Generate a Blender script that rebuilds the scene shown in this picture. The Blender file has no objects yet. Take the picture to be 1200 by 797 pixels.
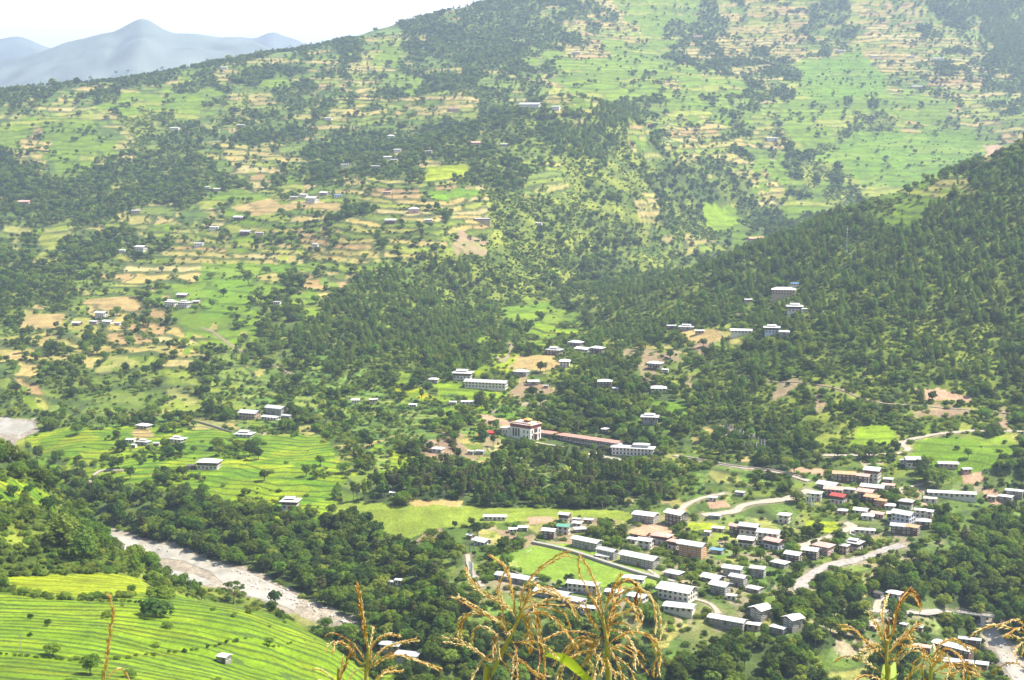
import bpy, bmesh, math, random
import numpy as np
from mathutils import Vector, Matrix

# ------------------------------------------------------------------ camera, sky, sun, exposure
sc = bpy.context.scene
F = 1800.0                      # focal length in pixels of the 1200 wide photograph
PITCH = math.radians(8.0)
HAZE = 0.92e-4
cam_d = bpy.data.cameras.new('camera'); cam = bpy.data.objects.new('camera', cam_d)
sc.collection.objects.link(cam); sc.camera = cam
cam_d.sensor_width = 36.0; cam_d.lens = 36.0 * F / 1200.0
cam_d.clip_start = 0.1; cam_d.clip_end = 60000
cam.location = (0, 0, 0); cam.rotation_euler = (math.pi/2 - PITCH, 0, 0)

SUN_AZ, SUN_EL = math.radians(84), math.radians(56)      # azimuth from +y towards +x
w = bpy.data.worlds.new('World'); sc.world = w; w.use_nodes = True
nt = w.node_tree; bg = nt.nodes['Background']
sky = nt.nodes.new('ShaderNodeTexSky'); sky.sky_type = 'NISHITA'; sky.sun_disc = False
sky.sun_elevation = SUN_EL; sky.sun_rotation = SUN_AZ
sky.altitude = 1500; sky.air_density = 1.0; sky.dust_density = 3.0; sky.ozone_density = 1.0
# bright white summer haze low over the horizon, clear sky higher up
tc = nt.nodes.new('ShaderNodeTexCoord'); sx_ = nt.nodes.new('ShaderNodeSeparateXYZ'); mrg = nt.nodes.new('ShaderNodeMapRange'); mxs = nt.nodes.new('ShaderNodeMixRGB')
mrg.interpolation_type = 'SMOOTHSTEP'; mrg.inputs[1].default_value = 0.20; mrg.inputs[2].default_value = 0.45; mrg.inputs[3].default_value = 1.0; mrg.inputs[4].default_value = 0.0
nt.links.new(tc.outputs['Generated'], sx_.inputs[0]); nt.links.new(sx_.outputs[2], mrg.inputs[0]); nt.links.new(mrg.outputs[0], mxs.inputs[0])
nt.links.new(sky.outputs[0], mxs.inputs[1]); mxs.inputs[2].default_value = (9.0, 9.0, 9.0, 1)
nt.links.new(mxs.outputs[0], bg.inputs[0]); bg.inputs[1].default_value = 0.09
sun_d = bpy.data.lights.new('sun', 'SUN'); sun = bpy.data.objects.new('sun', sun_d)
sc.collection.objects.link(sun)
sun_d.energy = 5.0; sun_d.angle = math.radians(0.5); sun_d.color = (1.0, 0.94, 0.82)
sd = Vector((math.sin(SUN_AZ)*math.cos(SUN_EL), math.cos(SUN_AZ)*math.cos(SUN_EL), math.sin(SUN_EL)))
sun.rotation_euler = sd.to_track_quat('Z', 'Y').to_euler()
sc.view_settings.view_transform = 'Standard'; sc.view_settings.look = 'None'
sc.view_settings.exposure = 1.26; sc.view_settings.gamma = 1.0
sc.view_settings.use_curve_mapping = False
try:
    sc.cycles.use_denoising = True; sc.cycles.denoiser = 'OPENIMAGEDENOISE'
    sc.cycles.denoising_input_passes = 'RGB_ALBEDO_NORMAL'
    sc.cycles.max_bounces = 5; sc.cycles.diffuse_bounces = 2; sc.cycles.glossy_bounces = 2
    sc.cycles.transmission_bounces = 2; sc.cycles.volume_bounces = 0; sc.cycles.transparent_max_bounces = 4
    sc.cycles.use_adaptive_sampling = True; sc.cycles.adaptive_threshold = 0.02
    sc.render.use_persistent_data = False
except Exception: pass

random.seed(5); RNG = np.random.default_rng(11)
COL = sc.collection

# ------------------------------------------------------------------ noise
def _hash(ix, iy, s):
    h = (ix.astype(np.int64)*374761393 + iy.astype(np.int64)*668265263 + s*1442695041) & 0xffffffff
    h = ((h ^ (h >> 13)) * 1274126177) & 0xffffffff
    return ((h ^ (h >> 16)) & 0xffff) / 65535.0
def vnoise(x, y, s=0):
    ix = np.floor(x); iy = np.floor(y); fx = x-ix; fy = y-iy
    fx = fx*fx*(3-2*fx); fy = fy*fy*(3-2*fy)
    a = _hash(ix, iy, s); b = _hash(ix+1, iy, s); c = _hash(ix, iy+1, s); d = _hash(ix+1, iy+1, s)
    return (a*(1-fx)+b*fx)*(1-fy) + (c*(1-fx)+d*fx)*fy
def fbm(x, y, s=0, o=4):
    r = 0; a = 1; t = 0
    for k in range(o):
        r = r + a*(vnoise(x*2**k+17*k, y*2**k-9*k, s+k)-0.5); t += a; a *= 0.5
    return r/t*2
def worley(x, y, s=0):
    """cell id in 0..1 and distance to the border of the cell"""
    ix = np.floor(x); iy = np.floor(y)
    d1 = np.full(x.shape, 9.0); d2 = np.full(x.shape, 9.0); idc = np.zeros(x.shape)
    for dx in (-1, 0, 1):
        for dy in (-1, 0, 1):
            cx = ix+dx; cy = iy+dy
            px = cx+_hash(cx, cy, s); py = cy+_hash(cx, cy, s+1)
            d = np.hypot(px-x, py-y); v = _hash(cx, cy, s+2)
            m = d < d1
            d2 = np.where(m, d1, np.minimum(d2, d)); idc = np.where(m, v, idc); d1 = np.where(m, d, d1)
    return idc, d2-d1

# ------------------------------------------------------------------ terrain
SP, CP = math.sin(PITCH), math.cos(PITCH)
def pix_at(u, v):
    b = -(v-398.5)/F; y = CP+b*SP; z = -SP+b*CP
    return (u-600.0)/F/y, z/y                 # x/y and z/y of the sight line
def to_pix(a, t):
    b = (t*CP+SP)/(CP-t*SP); y = CP+b*SP
    return 600+F*a*y, 398.5-F*b

CPT = []      # control points x, y, z
def P(u, v, D): a, t = pix_at(u, v); CPT.append((a*D, D, t*D))
def H(u, D, z): a, t = pix_at(u, 400); CPT.append((a*D, D, z))
for q in [ # skyline of the big slope
 (-80,118,3500),(0,110,3600),(100,99,3700),(200,85,3900),(300,68,4050),(400,47,4300),(480,27,4500),(560,6,4700),(700,-35,5000),(900,-60,5300),(1100,-60,5300),(1280,-60,5300),
 (0,200,3000),(100,200,2950),(200,200,2900),(300,200,2800),(400,200,2700),(0,300,2450),(100,300,2350),(200,300,2300),(300,300,2250),(400,300,2150),
 (0,400,1850),(100,400,1800),(200,400,1750),(300,400,1750),(400,400,1750),(200,350,2020),(0,350,2100),(100,440,1640),(200,450,1590),(0,150,3300),(200,140,3350),(400,120,3450),
 (-80,300,2500),(-80,400,1900),(-80,200,3100),
 (300,460,1530),(400,460,1500),(500,440,1520),(500,400,1750),(450,350,1930),(520,280,2150),(520,220,2420),(560,180,2650),(600,150,2800),(650,115,3000),(700,120,3000),(500,120,3300),(560,60,4000),(500,70,3900),
 (600,250,2380),(650,260,2430),(700,250,2550),(640,320,2230),(560,340,2080),(720,190,2800),(760,240,2720),(800,200,2950),
 (590,395,1800),(620,370,1980),(640,350,2100),(680,330,2250),(730,310,2420),(760,292,2600),(810,270,2780),(850,252,2930),
 (780,120,3500),(830,165,3250),(900,120,3700),(900,200,3180),(990,205,3250),(1070,190,3350),(1100,140,3650),(1150,170,3500),(1200,140,3650),(1200,60,4400),(1100,50,4500),(1000,30,4700),(850,30,4700),(700,40,4400),(640,60,4000),(1280,120,3900),(1280,30,4700),
 # right hill
 (1280,125,1900),(1200,172,1850),(1140,200,1840),(1080,222,1820),(1020,246,1840),(960,268,1860),(870,296,1920),(810,318,1940),(760,337,1930),(710,362,1880),(680,382,1830),
 (1000,300,1700),(1000,350,1560),(1000,400,1440),(1000,450,1340),(1000,490,1270),(1100,300,1600),(1100,400,1410),(1100,480,1280),(1200,300,1540),(1200,400,1390),(1200,480,1280),(1280,300,1500),(1280,450,1300),
 (900,330,1760),(870,390,1590),(900,440,1430),(800,380,1690),(740,400,1680),(800,440,1480),(680,415,1610),(640,430,1540),(760,480,1370),(850,480,1360),(700,460,1430),(620,455,1480),
 (940,520,1230),(860,520,1250),
 (1050,515,1225),(1200,505,1240),(1120,540,1175),(1180,550,1150),
 # monastery shelf and wood below it
 (560,455,1475),(560,490,1370),(615,513,1310),(680,520,1295),(745,530,1270),(560,520,1270),(480,500,1340),(480,540,1230),(420,500,1380),(600,560,1170),(700,560,1180),(520,585,1110),(600,590,1105),(700,592,1105),(420,590,1110),(820,545,1190),(780,585,1120),
 # village shelf
 (560,615,1050),(640,620,1040),(580,650,975),(650,665,945),(740,690,905),(620,690,902),(560,665,940),(800,620,1040),(800,660,960),(830,720,870),(900,640,1000),(900,690,918),(940,690,915),(900,590,1100),(1000,560,1150),(1000,600,1080),(1060,610,1060),(1020,640,1010),(1100,580,1120),(1190,590,1110),(760,715,872),(660,715,865),(930,735,852),
 # banks down to the stream
 (1100,640,1000),(1150,660,985),(1200,650,1010),(1050,670,965),(1000,690,930),(990,715,905),(1050,720,905),(1100,722,912),(1200,722,925),(1150,760,912),(1190,790,860),(1155,735,935),(1100,775,840),(1030,770,842),(930,770,825),(850,760,842),(700,755,840),(600,740,850),(800,800,800),(1280,700,960),(1280,790,860),
 (520,740,850),(480,700,900),(520,680,930),(450,660,985),(460,620,1060),(400,640,1040),(500,780,800),
 # rice plateau on the left
 (300,600,1112),(350,605,1100),(380,600,1095),(240,575,1170),(170,570,1190),(100,552,1265),(50,535,1330),(20,515,1400),(300,550,1220),(300,500,1390),(200,520,1330),(200,500,1400),(120,510,1380),(380,540,1230),(400,470,1480),(330,490,1420),(100,480,1500),(200,480,1480),
 (60,470,1560),(0,460,1600),
 # river
 (15,500,1495),(112,620,1128),(150,636,1085),(200,650,1050),(260,670,1005),(310,690,965),(345,706,935),(380,716,918),(410,732,890),(440,752,860),(170,650,1060),(220,672,1010),(260,690,965),
 (200,638,1072),(260,655,1035),(330,680,985),(380,700,950),(430,720,915),
 # near left hill and rice bench
 (0,547,985),(-60,530,1000),(60,577,975),(0,600,890),(60,620,890),(0,670,795),(100,645,862),(140,658,868),(175,678,872),(60,675,790),(150,680,800),
 (0,690,750),(100,692,750),(200,700,745),(250,702,770),(300,710,790),(350,730,785),(400,755,755),(450,790,720),(100,740,650),(200,750,655),(300,760,668),(0,740,640),(0,797,545),(100,797,552),(200,797,568),(300,797,605),(400,797,655),(-80,700,730),(-80,797,545),
 ]: P(*q)
for q in [(0,4100,20),(200,4500,60),(400,4900,120),(560,5300,180),(700,5700,260),(900,6000,300),(1200,6000,300),(-200,4200,0),
 (650,3300,40),(600,3050,20),(700,3300,30),(560,3100,-20),
 (1000,2550,-195),(1100,2500,-190),(1200,2450,-180),(1280,2400,-170),(900,2800,-185),(1100,2900,-170),(1200,2950,-150),(950,2200,-190),(860,2300,-205),(800,2250,-222),(730,2200,-232),(1050,2150,-160),(1200,2100,-130),
 (60,1120,-296),(0,1120,-300),(60,1250,-300),(20,1350,-300),(-80,1200,-300),(-80,1400,-300),(90,1010,-285),
 (230,880,-285),(290,885,-300),(350,860,-305),(420,830,-308),(490,790,-318),(150,950,-292),
 (600,780,-322),(800,760,-326),(1000,770,-326),(1200,780,-328),(600,690,-318),(800,690,-318),(1000,700,-320),(1200,700,-322),
 (600,600,-262),(800,600,-262),(1000,600,-262),(1200,600,-262),(450,640,-255),(600,500,-215),(800,500,-215),(1000,500,-215),(1200,500,-215),
 (0,470,-186),(200,470,-190),(400,500,-205),(0,400,-166),(300,400,-168),(600,400,-170),(900,400,-170),(1200,400,-170),(0,340,-142),(600,340,-144),(1200,340,-144)]: H(*q)
CPT = np.array(CPT, float)
S_ = 1000.0
def _tps_solve(pts):
    X = pts[:, :2]/S_; n = len(X)
    d = np.hypot(X[:, None, 0]-X[None, :, 0], X[:, None, 1]-X[None, :, 1])
    K = np.where(d > 0, d*d*np.log(d+1e-12), 0) + np.eye(n)*2.5e-4
    A = np.zeros((n+3, n+3)); A[:n, :n] = K; A[:n, n] = 1; A[:n, n+1:] = X; A[n, :n] = 1; A[n+1:, :n] = X.T
    return X, np.linalg.solve(A, np.concatenate([pts[:, 2], np.zeros(3)]))
TX, TW = _tps_solve(CPT)
def tps(x, y):
    x = x/S_; y = y/S_
    r = TW[-3] + TW[-2]*x + TW[-1]*y
    for k in range(len(TX)):
        d2 = (x-TX[k, 0])**2 + (y-TX[k, 1])**2 + 1e-12
        r = r + TW[k]*0.5*d2*np.log(d2)
    return r

A0 = np.concatenate([np.linspace(-0.62, -0.362, 40, endpoint=False), np.linspace(-0.362, 0.362, 1000), np.linspace(0.368, 0.62, 40)])
D0 = np.concatenate([np.geomspace(0.6, 15, 40, endpoint=False), np.geomspace(15, 480, 110, endpoint=False),
                     np.geomspace(480, 5400, 1000, endpoint=False), np.geomspace(5400, 15500, 110)])
NA, ND = len(A0), len(D0)
GA, GD = np.meshgrid(A0, D0)                    # rows = distance
GX = GA*GD; GY = GD
GZ = np.empty_like(GX)
def ss(e0, e1, x):
    t = np.clip((x-e0)/(e1-e0), 0, 1); return t*t*(3-2*t)
base = np.zeros_like(GX)
m = D0 < 6300; m0 = D0 > 260
mm = m & m0
cx = np.clip(GX[mm], -2600, 2600)
base[mm] = tps(cx, GY[mm])
near = -1.7 - 0.47*GD + 0.0002*GD**2*0
near = np.interp(GD, [0, 3, 20, 100, 300, 380, 1000], [-1.9, -3.4, -12, -48, -134, -168, -300])
kn = ss(330, 430, GD)
far_in = np.interp(GD, [5400, 6300, 7500, 20000], [0, 150, -100, -100])
base = near*(1-kn) + np.where(GD < 6300, base, 0)*kn
kf = ss(5300, 6200, GD)
base = base*(1-kf) + (-60 + 0*GD)*kf
# two far mountains (ridge outlines by bearing), real slopes with spurs
def ridge(pts, Dr, width, sharp):
    aa = []; zz = []
    for u, v in pts:
        a, t = pix_at(u, v); aa.append(a); zz.append(t*Dr)
    wander = fbm(GX/1300, GY/1300, 35, 4)*.030*np.clip(np.abs(GD-Dr)/width, 0, 1)
    fine = np.linspace(-.7, .7, 1401); zf = np.interp(fine, aa, zz); kr = np.hanning(15); kr /= kr.sum(); zf = np.convolve(np.pad(zf, 7, 'edge'), kr, 'valid')
    top = np.interp(GA+wander, fine, zf)+fbm(GX/160, GY/500, 37, 4)*14
    spur = fbm(GX/900, GY/900, 31, 5)*140*ss(0, .35, np.abs(GD-Dr)/width)
    q = np.clip(1-np.abs(GD-Dr+fbm(GX/1500, GY/4000, 33, 3)*0)/width, 0, 1)**sharp
    return np.where(q > 0, -250 + (top+250)*q + spur*q, -1e5)
# (peaks rounded by the noise of their spurs)
M1 = ridge([(-500,120),(-100,92),(0,70),(50,60),(78,50),(100,42),(118,37),(132,37),(148,28),(163,20),(174,22),(188,32),(200,38),(225,39),(250,42),(275,43),(300,48),(330,62),(400,90),(900,120)], 9500, 2600, 0.75)
M2 = ridge([(-500,70),(-60,50),(0,45),(20,41),(35,44),(55,54),(100,62),(240,60),(262,46),(280,41),(300,44),(318,35),(330,39),(352,47),(400,70),(900,90)], 13200, 2300, 0.8)
GZ = np.maximum(base, np.maximum(M1, M2))
# slope dependent relief
gy = np.gradient(base, axis=0)/np.gradient(GD, axis=0)
gx = np.gradient(base, axis=1)/(np.gradient(GA, axis=1)*GD)
slope = np.hypot(gx, gy)
wn = ss(0.12, 0.36, slope)*ss(420, 520, GD)*(1-kf)
wn = np.maximum(wn, 0.55*ss(2000, 2700, GD)*(1-kf))
GZ += wn*(fbm(GX/230, GY/300, 3, 5)*21 + fbm(GX/60, GY/75, 8, 3)*3.2)
GZ += ss(420, 520, GD)*(1-kf)*fbm(GX/45, GY/45, 12, 3)*0.7

T_ = GZ/GD
TM = np.maximum.accumulate(np.where(GD > 12, T_, -9), axis=0)     # skyline so far along each bearing
VIS = T_ >= TM - 1e-9
VISN = T_ >= TM - 0.0022                                        # also what stands just behind an edge
def row_of(D): return np.interp(D, D0, np.arange(ND))
def gz(x, y):
    """height of the terrain mesh at a point (bilinear in the fan grid)"""
    x = np.asarray(x, float); y = np.asarray(y, float)
    ja = np.interp(x/y, A0, np.arange(NA)); jd = np.interp(y, D0, np.arange(ND))
    i = np.clip(jd.astype(int), 0, ND-2); j = np.clip(ja.astype(int), 0, NA-2); fi = jd-i; fj = ja-j
    return (GZ[i, j]*(1-fj)+GZ[i, j+1]*fj)*(1-fi) + (GZ[i+1, j]*(1-fj)+GZ[i+1, j+1]*fj)*fi
def hit(u, v):
    """ground point under a sight line"""
    a, t = pix_at(u, v)
    ja = float(np.interp(a, A0, np.arange(NA))); j = min(int(ja), NA-2); f = ja-j
    col = T_[:, j]*(1-f)+T_[:, j+1]*f
    k = np.nonzero((col >= t) & (D0 > 300))[0]
    i = int(k[0]) if len(k) else ND-2
    t0, t1 = col[i-1], col[i]; g = 0 if t1 == t0 else (t-t0)/(t1-t0)
    D = D0[i-1] + (D0[i]-D0[i-1])*min(max(g, 0), 1)
    return Vector((a*D, D, float(gz(a*D, D))))
# ------------------------------------------------------------------ land cover
# one letter per 20 x 20 pixel cell of the photograph, laid on the ground it shows
LC = """
...........................mBBBBmmBTGGGGmBBmTTTTBBmTTTmmPPPP
.......................BBmmBBBBBBBBTTGGGGBBTTTTmBBtTtTTmmPPP
.................BmmBBmmBmBBBBBBBmTTGGGBBmTTTmTTmBTTTTttmtPP
.........ggmmmmmmmmmBmGGmBBBBBBmGGGGGGGGmTBmTBmGGTTTTTtmtmPB
mmmBmmmBBmGBBmmGGmmmmmmGBmBBmmBmTGGGGGGGGGmBTmGGGGGTtmTTTTmB
mmmgtmBBmgGGGmmmBBmTtTmmmmTBBmmmTmGGmBBmGGGGBBGGGGGGGtTtmmmB
ggtTggGGGGGGgssmmmBmmTtTmmmBBmBmmTmmPPtmTTmmtGGGGGmGGGGTTTtm
GGGGGgtsssssgmmBmmTBBmmmBBBBBBBBBPPPPPTGTTmTTTtGGGssGGGgtmmm
GTTGGGtsgsBBmgmmmmBBBBBBBBBBBBmBBPPPssTgmTmmmtmGGmmsTTGGGGTT
mttggmmBBBBBBmTmmmBBmBBBBBtBBmmttsssssssmBBmtGGmsmGGGGGmBmmm
mmmBmmBBBBBBBmTTmBBmmBBBtTBBmmststssssmmBBmBGTGmsmGGGGGmmmmP
mmmmBBmBmmBmmGGGGGmmmTTTtmtTTssssssBBsmBBBBBtTmGGssGGGGGmPPP
mmmmmBmmmggGGGGGmmTTtmTTTTTTTsssBBssssmBBBBBBBBssssGGGPPPPPP
gBmggmmmmGGgTgGGmTTmTTTTTTmTssssBBBsssmmssGGmBBPPPPPPPPPPPPP
ggGGmmmmgTTmTTtmGTTmTTmTtmmDDsssssBBssssmGGmPPPPPppPPPPPPPPP
BBmgTTTTTmTTTTTTTTTtTtGgBPPsssssssBBBsssmmPtPPPPpppPPPPPPPPP
BBBBmTTTTTTGGGGGmTTgTBBPPPPSSSssssBBsssppPPpPPpPppPPPPPPPPPP
BBBBBmmTTGGGGGGmBGTTmPPPPPPSSsssssspppppsPPpPPPpppPPPPPPPPPP
BBBmmTTTmTTGGGBmBBPPPPPPPPPPSsGGGsspppppspPPppPPpPPPPPPPPPPP
mmttTTTmTTTGGGtmPPPPPPPPPPPPPpsRRsBpspPPppSSPPPPPPPPPPPPPPPP
TTTtmmTTmtTTmGBBPPPPBBsPPPPPPSSSSSSppptBDDtmPPPPPPSPpPPPPPPP
TTTTBBmgTTmBBmmgBBrrrrSSBBBSyyDsBSSBBDDsmPPPPPSSsspPPPPPPPPP
gTTgBBgmggmmBmrrBBrSSSSSBBBBSSsDtSBPPBBsSPPPPSSSSspSPPppPPPP
gGgtmmggmmmBBmrrrBBrrrSyyRBBVVVVBBPPBmBBBPPPPSDDSSSSSpSSSPpP
BBmggrmmrrmBBmRrrBBBrrrrrrRRRRRBBBBBmggBBBPPPPSSSsSSsDDDSSSS
BWBBBrBBmRrmmrVVVmmssrrSrrmmrrmBBBBBBgggmsDBBPPPSSSSSSsSSSDS
WWmRRmRrVRRVVVRRRRtsmrRRmDDDTmVVBBmmBBsgsBBPPBBBSSSSSmGGGGGm
BrRRRRRRmVRmRRRRRRRmgRRgmDBmBVVVVGVBBVssSSmBBBBSSSgVSGGGGGGB
SRBRRmRRRRRmmVRRRRRmmmBBBBBBBBBBBBBBBGgsrggrgssmrVVrgSBrGGgB
SRRBBBRRRRmRRRRRRRRmBBBBBBBBBBBBBBBBBBmgggVgsgsgmgVVmVVgVgVV
BSSBBBBBBRRRRRRRVVRRssgggssssDggDDDDggDVggVVggVsggVVVVggggVV
BBSBBBBBBBBBBBBBBRggggDDDDggmVDDgVVVVDgVVgmggVgVmggVVVVVVVBB
SSBBSSBBBBBBBBSSBBBBBBBBBBgDgVVmVVVVVVVVVgVVVVVVmVVVVVVBBBBB
SBBBSSWWBBBBBBSSBBBBBBBBBmmVRRRRRVVVVVVVVVVVVVVVVmVBBBBBBBBB
SSSSSSSWWWBBBBBBBBBBBBBBBmmmRRRRRRVVVmmmmmVVVVVVVBBBBBBBBBBB
RRRRRRSSSSWWWBBBBBBBBBBBBSmmVVRRRRVVVVmmVVVVmBBBBBBBBBBBBBBB
RRRRRRRRRsRGWWWWBBBBBBBBBBmmVVVVVVVVVVVmVVVVmBVVVVVVVVBBBBBB
RRRRRRRRRGRRRGGWWSBBBBBBBBBBmmBBBBBBBVVVVVVVBBBBBBVVgBBBBVVB
RRRRRRRRRRRRRRRGGGSBVVBBBBBBBBBBBBBBBBBBBBBBBBBBsgVgBVVVBSSB
RRRRRRRRRRRRRRRRRRRGRVVBBBBBBBBBBBBBBBBBBBBBBBBBgggggVVVVVSS
RRRRRRRRRRRRRRRRRRRRRRBVVBBBBBBBBBBBBBBBBBBBBBBBggggggVVVVSS
""".split()
LC = [(r+'B'*60)[:60] for r in LC]
LCA = np.array([[ord(c) for c in r] for r in LC])
NR = LCA.shape[0]
LCA[32:36, 27:35] = ord('V')          # the ground round the football field is trodden grass

def cls_at(x, y, tmax):
    """land cover letter at ground points; ragged borders come from noise in the ground plane"""
    u, v = to_pix(x/y, tmax)
    p_ = x/y*1000; q_ = np.log(y)*1000                     # same raggedness at every distance
    wu = fbm(p_/36, q_/80, 41, 2)*30+fbm(p_/13, q_/30, 43, 3)*36; wv = fbm(p_/36+9, q_/80, 47, 2)*24+fbm(p_/13+5, q_/30, 49, 3)*28
    i = np.clip(((v+wv)/20).astype(int), 0, NR-1); j = np.clip(((u+wu)/20).astype(int), 0, 59)
    return LCA[i, j], u, v

def in_poly(px, py, poly):
    r = np.zeros(px.shape, bool); n = len(poly)
    for i in range(n):
        x1, y1 = poly[i]; x2, y2 = poly[(i+1) % n]
        if y1 == y2: continue
        c = ((y1 > py) != (y2 > py)) & (px < (x2-x1)*(py-y1)/(y2-y1)+x1)
        r ^= c
    return r

NEARLAND = GD > 300
CLS, PU, PV = cls_at(GX, GY, np.minimum(TM, 1.0))
far_m = GD > 5900
CLS = np.where(far_m | (CLS == ord('.')), ord('F'), CLS)
CLS = np.where(GD < 520, ord('S'), CLS)
def hitxy(u, v): p = hit(u, v); return (p.x, p.y)
NB = fbm(GX/16, GY/20, 151, 3)
for ch, poly in [('S', [(-40,596),(40,590),(110,618),(150,640),(180,668),(160,680),(-40,676)]), ('S', [(-40,540),(60,578),(110,618),(60,620),(-40,600)]),
                 ('s', [(150,640),(230,676),(300,704),(400,744),(470,797),(430,797),(340,732),(250,702),(180,690)]),
                 ('R', [(-60,690),(40,700),(140,702),(196,694),(250,704),(330,730),(400,762),(470,800),(520,860),(-60,860)]), ('R', [(-40,560),(20,562),(64,584),(50,596),(-40,592)]),
                 ('R', [(150,560),(110,540),(60,540),(30,512),(80,500),(380,510),(400,548),(390,604),(330,600),(240,578)]),
                 ('s', [(400,596),(700,597),(700,606),(560,614),(470,628),(400,606)]),
                 ('B', [(80,556),(110,560),(170,574),(240,584),(320,606),(420,612),(480,640),(540,700),(540,760),(460,752),(400,712),(330,678),(250,650),(190,632),(120,610)])]:
    wp_ = [hitxy(a_, b_) for a_, b_ in poly]
    CLS[in_poly(GX+NB*9, GY+NB*9, wp_) & (GD > 500)] = ord(ch)

# fields, yards and clearings with an outline of their own: corners are ground points
PATCH = [  # (colour key, corners)
 ('lawn', [(572,656),(640,636),(700,640),(768,668),(792,682),(770,688),(740,686),(690,688),(655,682),(604,668)]),
 ('gold', [(0,677),(60,673),(110,671),(150,676),(176,682),(174,692),(140,698),(90,700),(40,696),(0,686)]),
 ('green', [(236,310),(300,308),(372,306),(366,316),(300,322),(296,345),(270,370),(232,374),(240,345)]),
 ('green', [(1080,516),(1170,510),(1195,520),(1170,545),(1140,556),(1098,546),(1075,530)]),
 ('gold', [(1084,508),(1100,510),(1080,515)]),
 ('green', [(575,362),(640,352),(656,358),(600,372)]),
 ('lime', [(590,370),(640,361),(650,365),(592,378)]),
 ('lime', [(825,238),(848,240),(868,262),(850,272),(825,262)]),
 ('green', [(950,190),(1010,152),(1140,150),(1150,180),(1080,214),(1010,218),(990,190)]),
 ('green', [(940,70),(1010,58),(1040,90),(1040,110),(950,118),(938,100)]),
 ('green', [(500,225),(560,222),(560,230),(510,236)]),
 ('gold', [(500,196),(552,192),(550,208),(500,212)]),
 ('tan', [(605,418),(645,416),(660,428),(640,434),(600,432)]),
 ('tan', [(795,388),(846,384),(840,400),(800,402)]),
 ('tan', [(272,242),(320,232),(330,246),(300,254)]),
 ('tan', [(312,240),(400,238),(398,246),(310,248)]),
 ('lime', [(558,396),(572,394),(578,408),(562,410)]),
 ('tan', [(8,414),(24,410),(26,420),(6,422)]),
 ('tan', [(100,350),(160,346),(166,362),(104,364)]),
 ('tan', [(30,370),(74,366),(76,384),(20,388)]),
 ('tan', [(480,586),(540,586),(545,596),(490,598)]),
 ('dirt', [(618,606),(645,604),(652,612),(622,616)]),
 ('dirt', [(830,588),(852,586),(856,594),(836,596)]),
 ('gold', [(810,612),(850,616),(846,622),(806,620)]),
 ('gold', [(945,612),(984,610),(980,624),(940,624)]),
 ('dirt', [(1125,552),(1152,556),(1146,568),(1132,566)]),
 ('dirt', [(1150,572),(1166,574),(1176,590),(1162,592)]),
 ('tanlime', [(218,491),(262,494),(272,506),(230,500)]),
 ('tan', [(156,502),(178,502),(184,512),(158,512)]),
 ('lime', [(500,447),(540,450),(596,462),(590,470),(520,460)]),
 ('lime', [(463,436),(486,434),(482,450),(462,450)]),
 ('dirt', [(560,484),(578,487),(598,493),(598,500),(570,497)]),
 ('dirt', [(930,548),(964,550),(962,556),(925,554)]),
 ('dirt', [(1070,455),(1100,456),(1138,464),(1136,470),(1076,466)]),
 ('green', [(760,470),(800,470),(810,492),(780,492)]),
 ('lime', [(1010,500),(1046,498),(1052,520),(990,524)]),
 ('gold', [(885,280),(902,280),(900,284),(884,284)]),
 ('tan', [(385,555),(400,540),(440,520),(470,508),(430,520),(400,540)]),
 ('dirt', [(1156,170),(1176,170),(1176,176),(1156,178)]),
 ('tanlime', [(170,652),(215,657),(250,668),(252,674),(215,670),(175,660)]),
 ('tanlime', [(340,720),(352,700),(388,714),(392,736),(360,732)]),
 ('dirt', [(750,612),(775,614),(800,634),(770,630),(740,620)]),
 ('meadow', [(392,588),(450,592),(560,594),(640,596),(700,597),(750,602),(742,612),(690,606),(640,604),(600,612),(560,616),(520,618),(470,634),(430,616),(392,606)]),
 ('yard', [(700,530),(735,538),(735,545),(700,542),(690,536)]),
]
def yard(u, v): a, t = pix_at(u, v); p = hit(u, v); return (p.x, p.y)
PK = {'lawn': 1, 'gold': 2, 'green': 3, 'lime': 4, 'tan': 5, 'dirt': 6, 'tanlime': 7, 'yard': 8, 'meadow': 9}
PATCHID = np.zeros(GX.shape, np.int8)
for key, poly in PATCH:
    wp = [yard(u, v) for u, v in poly]
    xs = [p[0] for p in wp]; ys = [p[1] for p in wp]
    i0, i1 = np.searchsorted(D0, [min(ys)-5, max(ys)+5]); i1 = min(i1+1, ND)
    sub = (slice(i0, i1), slice(None))
    wob = 9 if min(ys) > 1350 else 4
    m = in_poly(GX[sub]+fbm(GX[sub]/14, GY[sub]/14, 3, 2)*wob, GY[sub]+fbm(GX[sub]/14, GY[sub]/14, 5, 2)*wob, wp)
    PATCHID[sub][m] = PK[key]

def nearest_edge(pts, X, Y):
    d = np.full(X.shape, 1e9)
    for (x1, y1), (x2, y2) in zip(pts[:-1], pts[1:]):
        L = (x2-x1)**2+(y2-y1)**2+1e-9
        t = np.clip(((X-x1)*(x2-x1)+(Y-y1)*(y2-y1))/L, 0, 1)
        d = np.minimum(d, np.hypot(X-x1-t*(x2-x1), Y-y1-t*(y2-y1)))
    return d
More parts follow.
